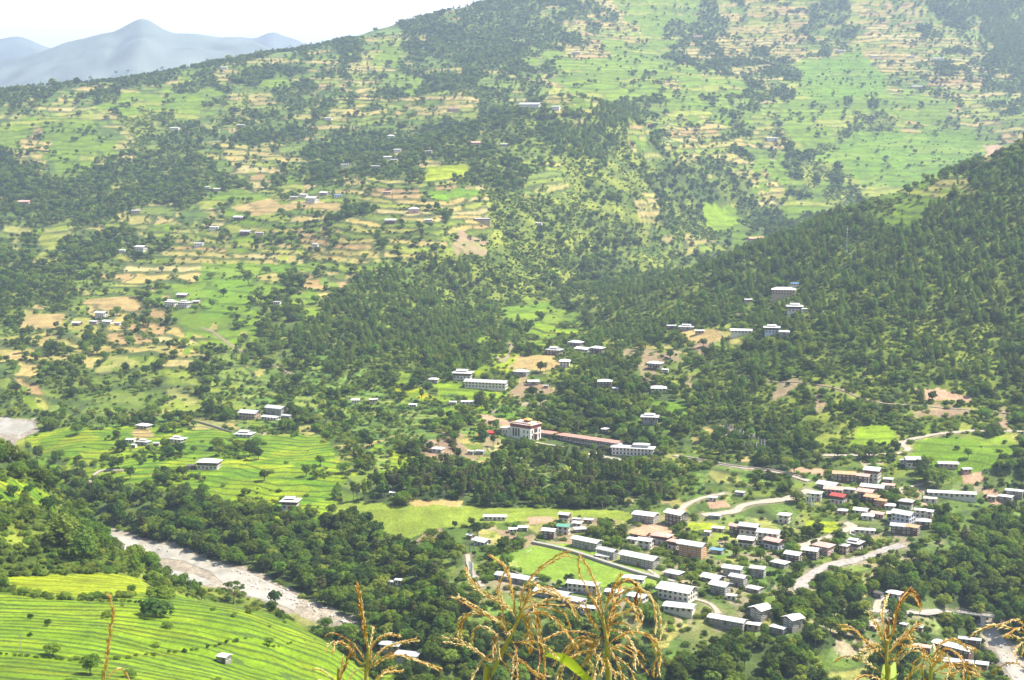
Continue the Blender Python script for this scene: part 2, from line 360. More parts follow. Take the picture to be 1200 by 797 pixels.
# ------------------------------------------------------------------ roads, paths, river (pixel course, width in metres)
ROADS = [
 ('dirt_road', 7.5, [(823,604),(845,602),(862,599),(870,593),(888,589),(915,586),(934,581),(948,574)]),
 ('dirt_road', 5.0, [(796,601),(801,594),(814,587),(830,582),(850,579)]),
 ('main_road', 7.5, [(938,694),(941,684),(952,673),(970,664),(1000,657),(1022,651),(1036,645),(1058,639)]),
 ('dirt_road', 6.0, [(938,641),(955,635),(975,628),(990,622),(999,617),(990,613)]),
 ('canal_road', 4.0, [(790,534),(830,541),(862,547),(900,552),(925,557),(948,564)]),
 ('hill_road', 5.0, [(1215,506),(1170,506),(1140,505),(1118,507),(1098,509),(1078,513),(1061,517),(1056,521),(1064,526),(1056,531),(1030,533),(990,534),(950,534)]),
 ('valley_road', 6.0, [(985,712),(1010,715),(1040,717),(1070,719),(1100,720),(1130,719)]),
 ('lane', 3.5, [(1008,736),(1018,731),(1032,727),(1045,726)]),
 ('lane', 3.5, [(1026,716),(1029,706),(1034,700)]),
 ('lane', 2.5, [(1052,574),(1070,570),(1088,566)]),
 ('lane', 2.2, [(1053,574),(1060,582),(1066,591)]),
 ('lane', 3.0, [(105,566),(112,555),(122,551),(146,551)]),
 ('hill_track', 1.9, [(236,384),(250,389),(262,398),(284,412),(305,419),(325,430),(345,441)]),
 ('hill_track', 1.9, [(866,440),(900,447),(940,449),(985,457),(1020,470),(1075,476),(1130,480),(1210,484)]),
 ('hill_track', 1.9, [(860,368),(885,372),(920,377)]),
 ('hill_track', 2.5, [(583,418),(590,424),(600,409),(597,402)]),
 ('lane', 2.6, [(548,650),(550,664),(556,674),(566,688)]),
 ('lane', 3.0, [(730,652),(760,668),(790,690),(810,700),(832,708),(842,720)]),
 ('lane', 2.6, [(690,534),(700,540),(720,545)]),
]
def smooth_line(pix, step=3.0):
    P3 = [hit(u, v) for u, v in pix]
    out = []
    n = len(P3)
    for i in range(n-1):
        p0 = P3[max(i-1, 0)]; p1 = P3[i]; p2 = P3[i+1]; p3 = P3[min(i+2, n-1)]
        k = max(2, int((p2-p1).length/step))
        for j in range(k):
            t = j/k
            q = 0.5*((2*p1)+(p2-p0)*t+(2*p0-5*p1+4*p2-p3)*t*t+(3*p1-p0-3*p2+p3)*t**3)
            out.append((q.x, q.y))
    out.append((P3[-1].x, P3[-1].y))
    return out
ROADPTS = [(nm, wd, smooth_line(px)) for nm, wd, px in ROADS]
ROADD = np.full(GX.shape, 99.0)
for nm, wd, pts in ROADPTS:
    ys = [p[1] for p in pts]; i0, i1 = np.searchsorted(D0, [min(ys)-15, max(ys)+15])
    sub = (slice(i0, i1), slice(None))
    sp = pts[::3]+[pts[-1]]
    ROADD[sub] = np.minimum(ROADD[sub], nearest_edge(sp, GX[sub], GY[sub])-wd/2)
WATER = [
 [(108,616),(128,621),(145,628),(180,637),(215,646),(250,658),(290,671),(310,680),(330,690),(352,700),
  (345,716),(320,706),(290,698),(262,684),(245,669),(215,657),(178,653),(150,646),(128,636),(110,624)],
 [(176,662),(200,668),(226,673),(252,684),(240,686),(210,678),(184,670)],
 [(-30,488),(10,489),(38,494),(40,502),(20,512),(-30,516)],
 [(1148,728),(1159,727),(1170,742),(1183,758),(1198,776),(1213,805),(1192,805),(1176,780),(1160,756)],
]
BED = [
 [(330,690),(352,698),(385,712),(412,722),(440,742),(446,756),(420,750),(400,738),(352,722),(312,708)],
 [(110,612),(150,624),(220,644),(300,670),(352,697),(345,722),(310,708),(262,692),(180,668),(128,640)],
 [(1143,724),(1165,724),(1190,758),(1213,788),(1219,808),(1184,808),(1168,780),(1153,756)],
 [(-30,484),(42,490),(44,506),(20,518),(-30,520)],
]
BEDM = np.zeros(GX.shape, bool)
for poly in BED:
    wp = [yard(u, v) for u, v in poly]
    BEDM |= in_poly(GX+fbm(GX/9, GY/9, 3, 2)*4, GY+fbm(GX/9, GY/9, 5, 2)*4, wp)
BEDM &= (PATCHID != 2)

# ------------------------------------------------------------------ colours of the ground (true base colours, except far mountains paled for haze)
def C(*c): return np.array(c)
rgb = np.zeros(GX.shape+(3,)); terr = np.zeros(GX.shape); terw = np.zeros(GX.shape)
def is_(s): 
    m = np.zeros(GX.shape, bool)
    for c in s: m |= CLS == ord(c)
    return m
k = np.clip(GD/1800.0, .55, 2.2)                       # larger parcels higher up the slope
wx = GX+fbm(GX/70, GY/70, 61, 2)*22; wy = GY+fbm(GX/70, GY/70, 63, 2)*22
cty = wy*.30+GZ*2.7
idp, edge = worley(wx/74/np.where(GD > 2600, 1.35, 1), cty/27/np.where(GD > 2600, 1.35, 1), 71)
# hill fields are strips along the contour: each terrace row is cut into plots of uneven length
warp = fbm(GX/90, GY/90, 101, 3)
hz_ = np.where(GD > 2500, 10.0, np.where(GD > 1450, 7.0, 3.4)); Lp = np.where(GD > 2500, 95.0, np.where(GD > 1450, 74.0, 34.0))
phb = GZ/hz_+warp*.9+fbm(GX/25, GY/25, 103, 2)*.25; rowi = np.floor(phb)
alo = (GX*.95+GY*.25+warp*30)/Lp/(.6+.9*_hash(rowi, rowi*0+3, 5))+_hash(rowi, rowi*0, 9)*9; coli = np.floor(alo)
idb = _hash(rowi, coli, 15); fr_b = phb-rowi; fc_b = alo-coli
# some neighbouring rows share one crop
idb = np.where(_hash(rowi, coli, 19) < .5, _hash(np.floor(rowi/3), np.floor(alo/2), 21), idb)
edb = np.minimum(np.minimum(fr_b, 1-fr_b)*.75, np.minimum(fc_b, 1-fc_b)*2.2)
strips = (slope > .05) & (GD > 950)
idp = np.where(strips, idb, idp); edge = np.where(strips, edb, edge)
idp2, edge2 = worley(wx/26, wy/15, 75)
n1 = fbm(GX/120, GY/150, 81, 4); n2 = fbm(GX/22, GY/28, 85, 3); n3 = fbm(GX/6, GY/8, 87, 2)
def pal(cols, idx):
    cols = np.array(cols); n = len(cols)
    return cols[np.clip((idx*n).astype(int), 0, n-1)]
def lerp(a, b, t): return a*(1-t[..., None])+b*t[..., None]
pT = pal([(.40,.31,.09),(.43,.33,.11),(.31,.30,.06),(.37,.25,.10),(.34,.29,.08),(.41,.35,.14),(.14,.19,.02),(.24,.27,.04)], idp)
pt = pal([(.33,.30,.08),(.17,.23,.035),(.12,.18,.02),(.36,.29,.10),(.21,.26,.03)], idp)
pG = pal([(.15,.235,.012),(.19,.27,.016),(.13,.205,.012),(.27,.30,.04),(.16,.25,.010)], idp)
pg = pal([(.11,.17,.025),(.16,.21,.03),(.09,.145,.02),(.28,.28,.07)], idp)
pR = pal([(.15,.255,.004),(.20,.29,.005),(.115,.225,.004),(.255,.315,.007),(.16,.265,.004)], idp2)
pr = pal([(.12,.22,.03),(.17,.26,.04),(.22,.27,.05),(.10,.17,.03)], idp2)
s_ = np.clip(n2*1.1+.5, 0, 1)
pS = lerp(C(.065,.105,.012)*np.ones_like(rgb), C(.21,.25,.028)*np.ones_like(rgb), s_)
ps = lerp(C(.08,.125,.015)*np.ones_like(rgb), C(.23,.26,.035)*np.ones_like(rgb), s_)
pB = lerp(C(.04,.065,.016)*np.ones_like(rgb), C(.09,.13,.03)*np.ones_like(rgb), s_)
pV = lerp(C(.09,.145,.03)*np.ones_like(rgb), C(.20,.21,.065)*np.ones_like(rgb), s_)
pV = lerp(pV, C(.34,.27,.18)*np.ones_like(rgb), np.clip(fbm(GX/17, GY/20, 131, 3)*3.2-.45, 0, .85))
pV = lerp(pV, C(.13,.25,.03)*np.ones_like(rgb), np.clip(fbm(GX/30, GY/30, 137, 2)*3-.5, 0, .7))
pD = lerp(C(.33,.22,.14)*np.ones_like(rgb), C(.24,.22,.09)*np.ones_like(rgb), s_)
pm = np.where((n1 > 0.05)[..., None], lerp(pB, pS, .6+0*GD), pt)
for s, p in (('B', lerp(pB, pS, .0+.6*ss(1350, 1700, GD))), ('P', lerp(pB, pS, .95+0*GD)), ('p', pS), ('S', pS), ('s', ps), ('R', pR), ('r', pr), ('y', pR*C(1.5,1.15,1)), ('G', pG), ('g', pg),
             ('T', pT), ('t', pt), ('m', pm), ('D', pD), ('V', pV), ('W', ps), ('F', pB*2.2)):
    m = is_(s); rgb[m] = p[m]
farm = is_('TtGgmrRy')
ed = ss(.13, .04, edge)*(is_('TtmgG'))*(.85-.35*is_('G'))
rgb = lerp(rgb, C(.06,.09,.025)*np.ones_like(rgb), ed)
nr_ = ((GD < 900) & is_('R'))[..., None]; rgb = np.where(nr_, rgb*.35+C(.165,.262,.003)*.65*(1+.5*np.clip(n1, -.5, .5))[..., None], rgb)
rgb *= (1+.22*n3+.14*n2)[..., None]
for kk, c in ((1, (.20,.30,.03)), (2, (.29,.35,.008)), (3, (.12,.235,.008)), (4, (.20,.30,.01)), (5, (.40,.29,.11)), (6, (.42,.27,.17)), (7, (.25,.25,.08)), (8, (.5,.44,.36)), (9, (.21,.27,.03))):
    m = PATCHID == kk; rgb[m] = (C(*c)*(1+.10*n3+.16*n2+(idp2-.5)*(.0 if kk == 1 else .3))[..., None]*(1 if kk != 3 else 1)+(0 if kk != 3 else .35)*(pG-C(*c)))[m]
lf = (PATCHID == 1) & (n2 > .10); rgb[lf] = lerp(rgb, C(.38,.38,.12)*np.ones_like(rgb), np.clip((n2-.10)*3.2, 0, .9))[lf]
# bare soil and cut banks by roads
rd = ss(3.5, .3, ROADD+n3*2)*.6
rgb = lerp(rgb, C(.30,.25,.17)*np.ones_like(rgb), rd)
gr = C(.33,.28,.215)*(1+.35*fbm(GX/2.2, GY/3, 93, 2)+.12*n2)[..., None]
rgb[BEDM] = gr[BEDM]
rgb[far_m] = (C(.19,.23,.20)*(1+.4*n1+.3*fbm(GX/300, GY/300, 5, 4))[..., None])[far_m]  # paler base colour stands in for thicker haze on the far mountains
rgb = np.clip(rgb*.82, .005, .8)
# terrace phase: contour steps of the paddies and hill fields, in world metres
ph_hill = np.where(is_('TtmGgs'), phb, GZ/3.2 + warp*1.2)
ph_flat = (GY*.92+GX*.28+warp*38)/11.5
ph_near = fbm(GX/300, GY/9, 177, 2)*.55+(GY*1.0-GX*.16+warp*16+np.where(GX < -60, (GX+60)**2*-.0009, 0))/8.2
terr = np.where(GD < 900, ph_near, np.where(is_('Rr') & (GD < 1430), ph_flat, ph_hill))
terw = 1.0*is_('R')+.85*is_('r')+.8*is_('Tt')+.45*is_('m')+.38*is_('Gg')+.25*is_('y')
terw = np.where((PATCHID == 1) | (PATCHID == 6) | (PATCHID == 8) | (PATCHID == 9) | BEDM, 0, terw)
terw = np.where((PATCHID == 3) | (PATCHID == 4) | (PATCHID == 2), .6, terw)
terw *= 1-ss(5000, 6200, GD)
# terraces are real steps where they are large enough
fr = terr-np.floor(terr)
stepz = np.where(GD < 900, .9, np.where(GD < 1430, .55, 2.0))
tz = np.where(terw > 0.05, (fr-ss(.72, 1.0, fr))*-1*stepz*np.clip(terw*1.3, 0, 1), 0)
tz = np.where(GD < 900, tz*1.0, tz)
GZ2 = GZ + tz*ss(430, 520, GD)
# ------------------------------------------------------------------ materials
MATS = {}
def mat(name, col, rough=.8, var=.15, scale=1.0, metal=0.0, col2=None, bump=0.0, stretch=None, transl=0.0, rnd=0.0, spec=.3):
    if name in MATS: return MATS[name]
    m = bpy.data.materials.new(name); m.use_nodes = True; t = m.node_tree; N = t.nodes; L = t.links
    b = N['Principled BSDF']; b.inputs['Roughness'].default_value = rough; b.inputs['Metallic'].default_value = metal
    b.inputs['Specular IOR Level'].default_value = spec
    co = N.new('ShaderNodeTexCoord'); mp = N.new('ShaderNodeMapping'); L.new(co.outputs['Object'], mp.inputs[0])
    if stretch: mp.inputs['Scale'].default_value = stretch
    no = N.new('ShaderNodeTexNoise'); no.inputs['Scale'].default_value = scale; no.inputs['Detail'].default_value = 4
    L.new(mp.outputs[0], no.inputs['Vector'])
    r = N.new('ShaderNodeValToRGB'); r.color_ramp.elements[0].position = .3; r.color_ramp.elements[1].position = .72
    c2 = col2 or tuple(min(1, c*(1+var)) for c in col); c1 = col if col2 else tuple(c*(1-var) for c in col)
    r.color_ramp.elements[0].color = (*c1, 1); r.color_ramp.elements[1].color = (*c2, 1)
    L.new(no.outputs['Fac'], r.inputs[0]); out = r.outputs[0]
    if rnd:
        oi = N.new('ShaderNodeObjectInfo'); hs = N.new('ShaderNodeHueSaturation')
        mr = N.new('ShaderNodeMapRange'); mr.inputs[3].default_value = 1-rnd; mr.inputs[4].default_value = 1+rnd
        L.new(oi.outputs['Random'], mr.inputs[0]); L.new(mr.outputs[0], hs.inputs['Value'])
        mh = N.new('ShaderNodeMath'); mh.operation = 'MULTIPLY_ADD'; mh.inputs[1].default_value = 7.13; mh.inputs[2].default_value = 0
        fr = N.new('ShaderNodeMath'); fr.operation = 'FRACT'; L.new(oi.outputs['Random'], mh.inputs[0]); L.new(mh.outputs[0], fr.inputs[0])
        m2 = N.new('ShaderNodeMapRange'); m2.inputs[3].default_value = .475; m2.inputs[4].default_value = .515
        L.new(fr.outputs[0], m2.inputs[0]); L.new(m2.outputs[0], hs.inputs['Hue']); L.new(out, hs.inputs['Color']); out = hs.outputs[0]
    L.new(out, b.inputs['Base Color'])
    if bump:
        bp = N.new('ShaderNodeBump'); bp.inputs['Strength'].default_value = bump; L.new(no.outputs['Fac'], bp.inputs['Height']); L.new(bp.outputs[0], b.inputs['Normal'])
    if transl:
        tr = N.new('ShaderNodeBsdfTranslucent'); mx = N.new('ShaderNodeMixShader'); mx.inputs[0].default_value = transl
        g = N.new('ShaderNodeMixRGB'); g.blend_type = 'MULTIPLY'; g.inputs[0].default_value = 1; g.inputs[2].default_value = (1.3, 1.25, .5, 1)
        L.new(out, g.inputs[1]); L.new(g.outputs[0], tr.inputs[0])
        L.new(b.outputs[0], mx.inputs[1]); L.new(tr.outputs[0], mx.inputs[2]); L.new(mx.outputs[0], N['Material Output'].inputs[0])
    MATS[name] = m; return m

def ground_material():
    m = bpy.data.materials.new('hillside_ground'); m.use_nodes = True; t = m.node_tree; N = t.nodes; L = t.links
    b = N['Principled BSDF']; b.inputs['Roughness'].default_value = .9; b.inputs['Specular IOR Level'].default_value = .15
    def M(op, a, bb=None, cl=False):
        n = N.new('ShaderNodeMath'); n.operation = op; n.use_clamp = cl
        for k, q in ((0, a), (1, bb)):
            if q is None: continue
            if isinstance(q, (int, float)): n.inputs[k].default_value = q
            else: L.new(q, n.inputs[k])
        return n.outputs[0]
    def A(nm):
        n = N.new('ShaderNodeAttribute'); n.attribute_name = nm; return n
    col = A('land').outputs['Color']; ph = A('terrace').outputs['Fac']; wt = A('terrace_weight').outputs['Fac']
    g = N.new('ShaderNodeNewGeometry')
    def noise(sc_, d=4, r=.55):
        n = N.new('ShaderNodeTexNoise'); n.inputs['Scale'].default_value = sc_; n.inputs['Detail'].default_value = d; n.inputs['Roughness'].default_value = r
        L.new(g.outputs['Position'], n.inputs['Vector']); return n.outputs['Fac']
    na = noise(.55, 5, .7); nb = noise(.07, 4, .6); nc = noise(.22, 3)
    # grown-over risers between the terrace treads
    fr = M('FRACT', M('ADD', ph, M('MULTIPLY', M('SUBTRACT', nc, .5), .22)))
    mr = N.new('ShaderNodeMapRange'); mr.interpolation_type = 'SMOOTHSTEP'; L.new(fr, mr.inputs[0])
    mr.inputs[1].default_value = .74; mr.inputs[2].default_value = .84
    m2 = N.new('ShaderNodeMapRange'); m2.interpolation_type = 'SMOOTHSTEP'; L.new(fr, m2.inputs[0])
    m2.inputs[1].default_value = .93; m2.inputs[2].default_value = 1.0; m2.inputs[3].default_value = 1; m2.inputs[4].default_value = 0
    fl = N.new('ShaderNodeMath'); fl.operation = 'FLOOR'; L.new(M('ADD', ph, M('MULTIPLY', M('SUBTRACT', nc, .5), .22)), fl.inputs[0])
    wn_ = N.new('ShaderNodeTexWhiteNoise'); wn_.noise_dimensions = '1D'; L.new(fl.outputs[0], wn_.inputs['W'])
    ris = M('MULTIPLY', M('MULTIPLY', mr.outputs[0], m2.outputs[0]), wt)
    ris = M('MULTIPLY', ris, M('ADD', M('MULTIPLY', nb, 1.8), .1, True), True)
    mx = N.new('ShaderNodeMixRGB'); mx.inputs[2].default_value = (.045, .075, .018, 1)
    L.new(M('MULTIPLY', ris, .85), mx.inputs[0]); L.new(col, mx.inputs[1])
    # fine mottling
    f = N.new('ShaderNodeMapRange'); L.new(na, f.inputs[0]); f.inputs[1].default_value = .3; f.inputs[2].default_value = .7
    f.inputs[3].default_value = .55; f.inputs[4].default_value = 1.42
    f2 = N.new('ShaderNodeMapRange'); L.new(nb, f2.inputs[0]); f2.inputs[1].default_value = .3; f2.inputs[2].default_value = .7
    f2.inputs[3].default_value = .82; f2.inputs[4].default_value = 1.18
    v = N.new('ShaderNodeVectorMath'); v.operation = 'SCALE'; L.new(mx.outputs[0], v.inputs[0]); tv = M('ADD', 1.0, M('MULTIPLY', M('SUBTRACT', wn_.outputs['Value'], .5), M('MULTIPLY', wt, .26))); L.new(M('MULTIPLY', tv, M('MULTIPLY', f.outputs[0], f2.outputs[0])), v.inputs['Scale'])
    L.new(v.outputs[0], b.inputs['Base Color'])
    bp = N.new('ShaderNodeBump'); bp.inputs['Strength'].default_value = .5; bp.inputs['Distance'].default_value = .6
    L.new(na, bp.inputs['Height']); L.new(bp.outputs[0], b.inputs['Normal'])
    return m

# ------------------------------------------------------------------ object helpers
def link(o, parent=None):
    COL.objects.link(o)
    if parent is not None: o.parent = parent
    return o
def tag(o, label=None, cat=None, group=None, kind=None):
    if label: o['label'] = label
    if cat: o['category'] = cat
    if group: o['group'] = group
    if kind: o['kind'] = kind
    return o
def empty(name, loc, rz=0.0, sc_=1.0):
    o = bpy.data.objects.new(name, None); o.empty_display_size = .5; o.location = loc; o.rotation_euler = (0, 0, rz); o.scale = (sc_,)*3
    return link(o)
class MB:
    """collects vertices and faces for ONE mesh object"""
    def __init__(s): s.v = []; s.f = []; s.m = []
    def add(s, vs, fs, mi=0):
        o = len(s.v); s.v += [tuple(p) for p in vs]; s.f += [tuple(i+o for i in f) for f in fs]; s.m += [mi]*len(fs)
    def box(s, x0, x1, y0, y1, z0, z1, mi=0):
        s.add([(x0,y0,z0),(x1,y0,z0),(x1,y1,z0),(x0,y1,z0),(x0,y0,z1),(x1,y0,z1),(x1,y1,z1),(x0,y1,z1)],
              [(0,3,2,1),(4,5,6,7),(0,1,5,4),(1,2,6,5),(2,3,7,6),(3,0,4,7)], mi)
    def tube(s, pts, rad, n=6, mi=0):
        rings = []; pts = [Vector(p) for p in pts]
        for i, p in enumerate(pts):
            d = (pts[min(i+1, len(pts)-1)]-pts[max(i-1, 0)]).normalized()
            a = d.orthogonal().normalized() if i == 0 else (pa - d*pa.dot(d)).normalized()
            pa = a; b = d.cross(a); r = rad[i] if isinstance(rad, (list, tuple)) else rad
            rings.append([p+(a*math.cos(2*math.pi*k/n)+b*math.sin(2*math.pi*k/n))*r for k in range(n)])
        vs = [q for r in rings for q in r]; fs = []
        for i in range(len(pts)-1):
            for k in range(n): fs.append((i*n+k, i*n+(k+1) % n, (i+1)*n+(k+1) % n, (i+1)*n+k))
        fs += [tuple(reversed(range(n))), tuple(range((len(pts)-1)*n, len(pts)*n))]
        s.add(vs, fs, mi)
    def mesh(s, name, mats):
        me = bpy.data.meshes.new(name); me.from_pydata(s.v, [], s.f)
        for m in (mats if isinstance(mats, (list, tuple)) else [mats]): me.materials.append(m)
        if len(me.materials) > 1: me.polygons.foreach_set('material_index', s.m)
        me.update(); return me
    def build(s, name, mats, parent=None):
        return link(bpy.data.objects.new(name, s.mesh(name, mats)), parent)

# ------------------------------------------------------------------ the ground sheet
def build_ground():
    # the sheet goes on to both sides of the surveyed fan, and back behind the viewpoint
    offs = np.array([8., 25, 60, 130, 260, 500, 900]); nw = len(offs)
    def wing(A, dx=False):
        l, r = A[:, :1], A[:, -1:]; o = offs[None, :]
        if dx: return np.concatenate([l-o[:, ::-1], A, r+o], 1)
        return np.concatenate([np.repeat(l, nw, 1), A, np.repeat(r, nw, 1)], 1)
    def back(A, f): return np.concatenate([f(A[:1]), A], 0)
    X_, Y_, Z_ = wing(GX, True), wing(GY), wing(GZ2)
    Z_[:, :nw] += fbm(X_[:, :nw]/60, Y_[:, :nw]/60, 3, 3)*np.minimum(6, offs[::-1]*.1); Z_[:, -nw:] += fbm(X_[:, -nw:]/60, Y_[:, -nw:]/60, 3, 3)*np.minimum(6, offs*.1)
    X_ = back(X_, lambda q: q); Y_ = back(Y_, lambda q: q-80); Z_ = back(Z_, lambda q: q+22)
    R_ = np.concatenate([np.repeat(rgb[:, :1], nw, 1), rgb, np.repeat(rgb[:, -1:], nw, 1)], 1); R_ = np.concatenate([R_[:1], R_], 0)
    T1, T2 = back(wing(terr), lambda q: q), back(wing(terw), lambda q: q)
    nr, na = X_.shape; n = nr*na; co = np.stack([X_, Y_, Z_], -1).astype(np.float32)
    i = (np.arange(nr-1)[:, None]*na+np.arange(na-1)[None, :]).ravel()
    fa = np.stack([i, i+1, i+1+na, i+na], 1).astype(np.int32)
    me = bpy.data.meshes.new('ground'); me.vertices.add(n); me.vertices.foreach_set('co', co.ravel())
    me.loops.add(fa.size); me.loops.foreach_set('vertex_index', fa.ravel())
    me.polygons.add(len(fa)); me.polygons.foreach_set('loop_start', np.arange(0, fa.size, 4, dtype=np.int32))
    me.polygons.foreach_set('loop_total', np.full(len(fa), 4, np.int32)); me.polygons.foreach_set('use_smooth', np.ones(len(fa), bool))
    a = me.attributes.new('land', 'FLOAT_COLOR', 'POINT'); c4 = np.ones((n, 4), np.float32); c4[:, :3] = R_.reshape(-1, 3); a.data.foreach_set('color', c4.ravel())
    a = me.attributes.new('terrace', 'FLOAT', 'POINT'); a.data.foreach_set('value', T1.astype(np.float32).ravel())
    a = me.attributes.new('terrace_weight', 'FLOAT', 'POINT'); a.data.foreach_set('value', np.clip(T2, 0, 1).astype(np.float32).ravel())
    me.update(); me.validate(); me.materials.append(ground_material())
    o = link(bpy.data.objects.new('terrain', me)); tag(o, 'terraced valley floor and farmed mountain slopes', None, None, 'structure')
build_ground()

# ------------------------------------------------------------------ roads, football pitch edges, water
mDirt = mat('dry_dirt_road', (.36, .31, .24), .95, scale=.5, var=.22, bump=.2)
mTrack = mat('reddish_track', (.27, .20, .13), .95, scale=.5, var=.25)
mTar = mat('dusty_asphalt', (.30, .27, .24), .9, scale=.3, var=.25)
mWater = mat('silty_water', (.29, .265, .215), .32, scale=.15, col2=(.44, .405, .34), bump=.25, spec=.5, stretch=(1, .6, 1))
def gz2(x, y):
    x = np.asarray(x, float); y = np.asarray(y, float)
    ja = np.interp(x/y, A0, np.arange(NA)); jd = np.interp(y, D0, np.arange(ND))
    i = np.clip(jd.astype(int), 0, ND-2); j = np.clip(ja.astype(int), 0, NA-2); fi = jd-i; fj = ja-j
    return (GZ2[i, j]*(1-fj)+GZ2[i, j+1]*fj)*(1-fi) + (GZ2[i+1, j]*(1-fj)+GZ2[i+1, j+1]*fj)*fi
def strip(name, pts, width, m, label, off=.35, kind='structure'):
    P2 = np.array(pts); d = np.gradient(P2, axis=0); d /= np.hypot(d[:, 0], d[:, 1])[:, None]+1e-9
    nrm = np.stack([-d[:, 1], d[:, 0]], 1); vs = []; fs = []; K = 5
    cz = gz2(P2[:, 0], P2[:, 1])
    for i in range(len(P2)):
        wv = width*(1+.22*math.sin(i*.37)+.1*math.sin(i*1.1))
        q = [P2[i]+nrm[i]*wv*(k/(K-1)-.5) for k in range(K)]
        z = [float(gz2(p[0], p[1])) for p in q]; zc = max(z)*.6+sum(z)/K*.4
        for k in range(K): vs.append((q[k][0], q[k][1], max(z[k], zc-.25*width*.3)+off))
        # skirt
    for i in range(len(P2)-1):
        for k in range(K-1): fs.append((i*K+k, i*K+k+1, (i+1)*K+k+1, (i+1)*K+k))
    b = MB(); b.add(vs, fs); o = b.build(name, m)
    for p in o.data.polygons: p.use_smooth = True
    tag(o, label, None, None, kind); return o
RL = ['pale dirt road crossing the slope above the school', 'pale dirt track beside the unfinished house', 'wide grey road entering the village from below',
 'dirt lane looping past the white wall', 'thin pale channel road above the village', 'pale road curving round the green field on the right', 'road with white kerb stones leading to the bridge',
 'short dirt lane below the valley road', 'short lane up to the open shelter', 'lane behind the big dark tree', 'footpath down into the red roofed houses', 'pale path on the rice plateau edge',
 'red hill track above the pines', 'cut hill track under the pine slope', 'pale track beside the upper houses', 'sandy track in the side valley', 'grassy path beside the white flags', 'lane behind the football field', 'paved yard path of the monastery']
for (nm, wd, pts), lb in zip(ROADPTS, RL):
    strip(nm, pts, wd, mTar if nm in ('main_road', 'valley_road') else mTrack if nm == 'hill_track' else mDirt, lb)
for k, (poly, lb) in enumerate(zip(WATER, ['pale river bending below the wooded bank', 'narrow side channel of the pale river', 'pale river glimpsed far left behind the hill', 'white mountain stream under the bridge'])):
    pts = [yard(u, v) for u, v in poly]; n = len(pts)
    bm = bmesh.new(); vv = [bm.verts.new((x, y, float(gz(x, y))+.2)) for x, y in pts]
    bm.faces.new(vv); bmesh.ops.triangulate(bm, faces=bm.faces[:])
    bmesh.ops.subdivide_edges(bm, edges=bm.edges[:], cuts=5, use_grid_fill=True)
    for v in bm.verts: v.co.z = float(gz2(v.co.x, v.co.y))+.16
    me = bpy.data.meshes.new('river'); bm.to_mesh(me); bm.free(); me.materials.append(mWater)
    for p in me.polygons: p.use_smooth = True
    tag(link(bpy.data.objects.new('river', me)), lb, None, None, 'structure')

# ------------------------------------------------------------------ haze
hb = MB(); hb.box(-9900, 9900, -60, 15900, -480, 790)
hm = bpy.data.materials.new('valley_haze'); hm.use_nodes = True; t = hm.node_tree; t.nodes.remove(t.nodes['Principled BSDF'])
pv = t.nodes.new('ShaderNodeVolumePrincipled'); pv.inputs['Color'].default_value = (.58, .74, 1.0, 1); pv.inputs['Density'].default_value = HAZE
pv.inputs['Anisotropy'].default_value = .35
t.links.new(pv.outputs[0], t.nodes['Material Output'].inputs['Volume'])
hz = hb.build('haze', hm); tag(hz, 'thin blue summer haze filling the valley', None, None, 'stuff')
# ------------------------------------------------------------------ houses
mMetal = mat('pale_sheet_roof', (.54, .53, .52), .5, scale=1.2, var=.2, stretch=(3, .3, 1), spec=.5, rnd=.28)
ROOFM = {'m': mMetal, 's': mat('grey_sheet_roof', (.42, .43, .46), .5, scale=1.2, stretch=(3, .3, 1)),
         'r': mat('red_sheet_roof', (.42, .07, .05), .5, scale=1.0, stretch=(2, .3, 1)), 'o': mat('rusty_sheet_roof', (.50, .22, .10), .7, scale=.9, col2=(.62, .38, .24), stretch=(2, .4, 1)),
         'p': mat('faded_red_roof', (.52, .25, .20), .7, scale=.9, col2=(.62, .40, .34), stretch=(2, .4, 1)), 'n': mat('green_sheet_roof', (.12, .30, .22), .5),
         'b': mat('blue_sheet_roof', (.15, .28, .55), .5), 'y': mat('golden_roof', (.75, .48, .10), .35, metal=.4), 'd': mat('dark_shingle_roof', (.10, .09, .09), .8)}
WALLM = {'w': mat('whitewashed_wall', (.56, .54, .49), .9, scale=.5, var=.07), 'g': mat('grey_block_wall', (.25, .23, .20), .95, scale=.8, var=.14),
         't': mat('dark_timber_wall', (.13, .085, .055), .8, scale=1.5, var=.25), 'o': mat('ochre_timber_wall', (.45, .22, .08), .85, scale=1.2, var=.2),
         'b': mat('bluish_white_wall', (.50, .54, .64), .9, scale=.5, var=.06), 'p': mat('pinkish_wall', (.50, .30, .28), .9, scale=.8, var=.15),
         'e': mat('mud_wall', (.40, .31, .23), .95, scale=.7, var=.15)}
mTimber = WALLM['t']; mPane = mat('dark_window_glass', (.035, .04, .05), .2, spec=.6); mFrame = mat('brown_window_frame', (.16, .09, .05), .7)
mWhiteFrame = mat('white_window_frame', (.7, .7, .68), .7); mRedDoor = mat('red_door', (.38, .05, .05), .7)
def win_mesh(frame):
    b = MB(); b.box(-.5, .5, -.07, .05, -.5, .5, 0); b.box(-.38, -.04, -.10, -.06, -.38, .38, 1); b.box(.04, .38, -.10, -.06, -.38, .38, 1)
    b.box(-.56, .56, -.14, .0, -.58, -.5, 0); b.box(-.56, .56, -.12, .0, .5, .6, 0)
    return b.mesh('window', [frame, mPane])
WINB, WINW = win_mesh(mFrame), win_mesh(mWhiteFrame)
def dr_mesh(m):
    b = MB(); b.box(-.5, .5, -.06, .05, 0, 1, 0); b.box(-.42, .42, -.09, -.05, 0, .94, 1); return b.mesh('door', [mFrame, m])
DRT, DRR = dr_mesh(mTimber), dr_mesh(mRedDoor)

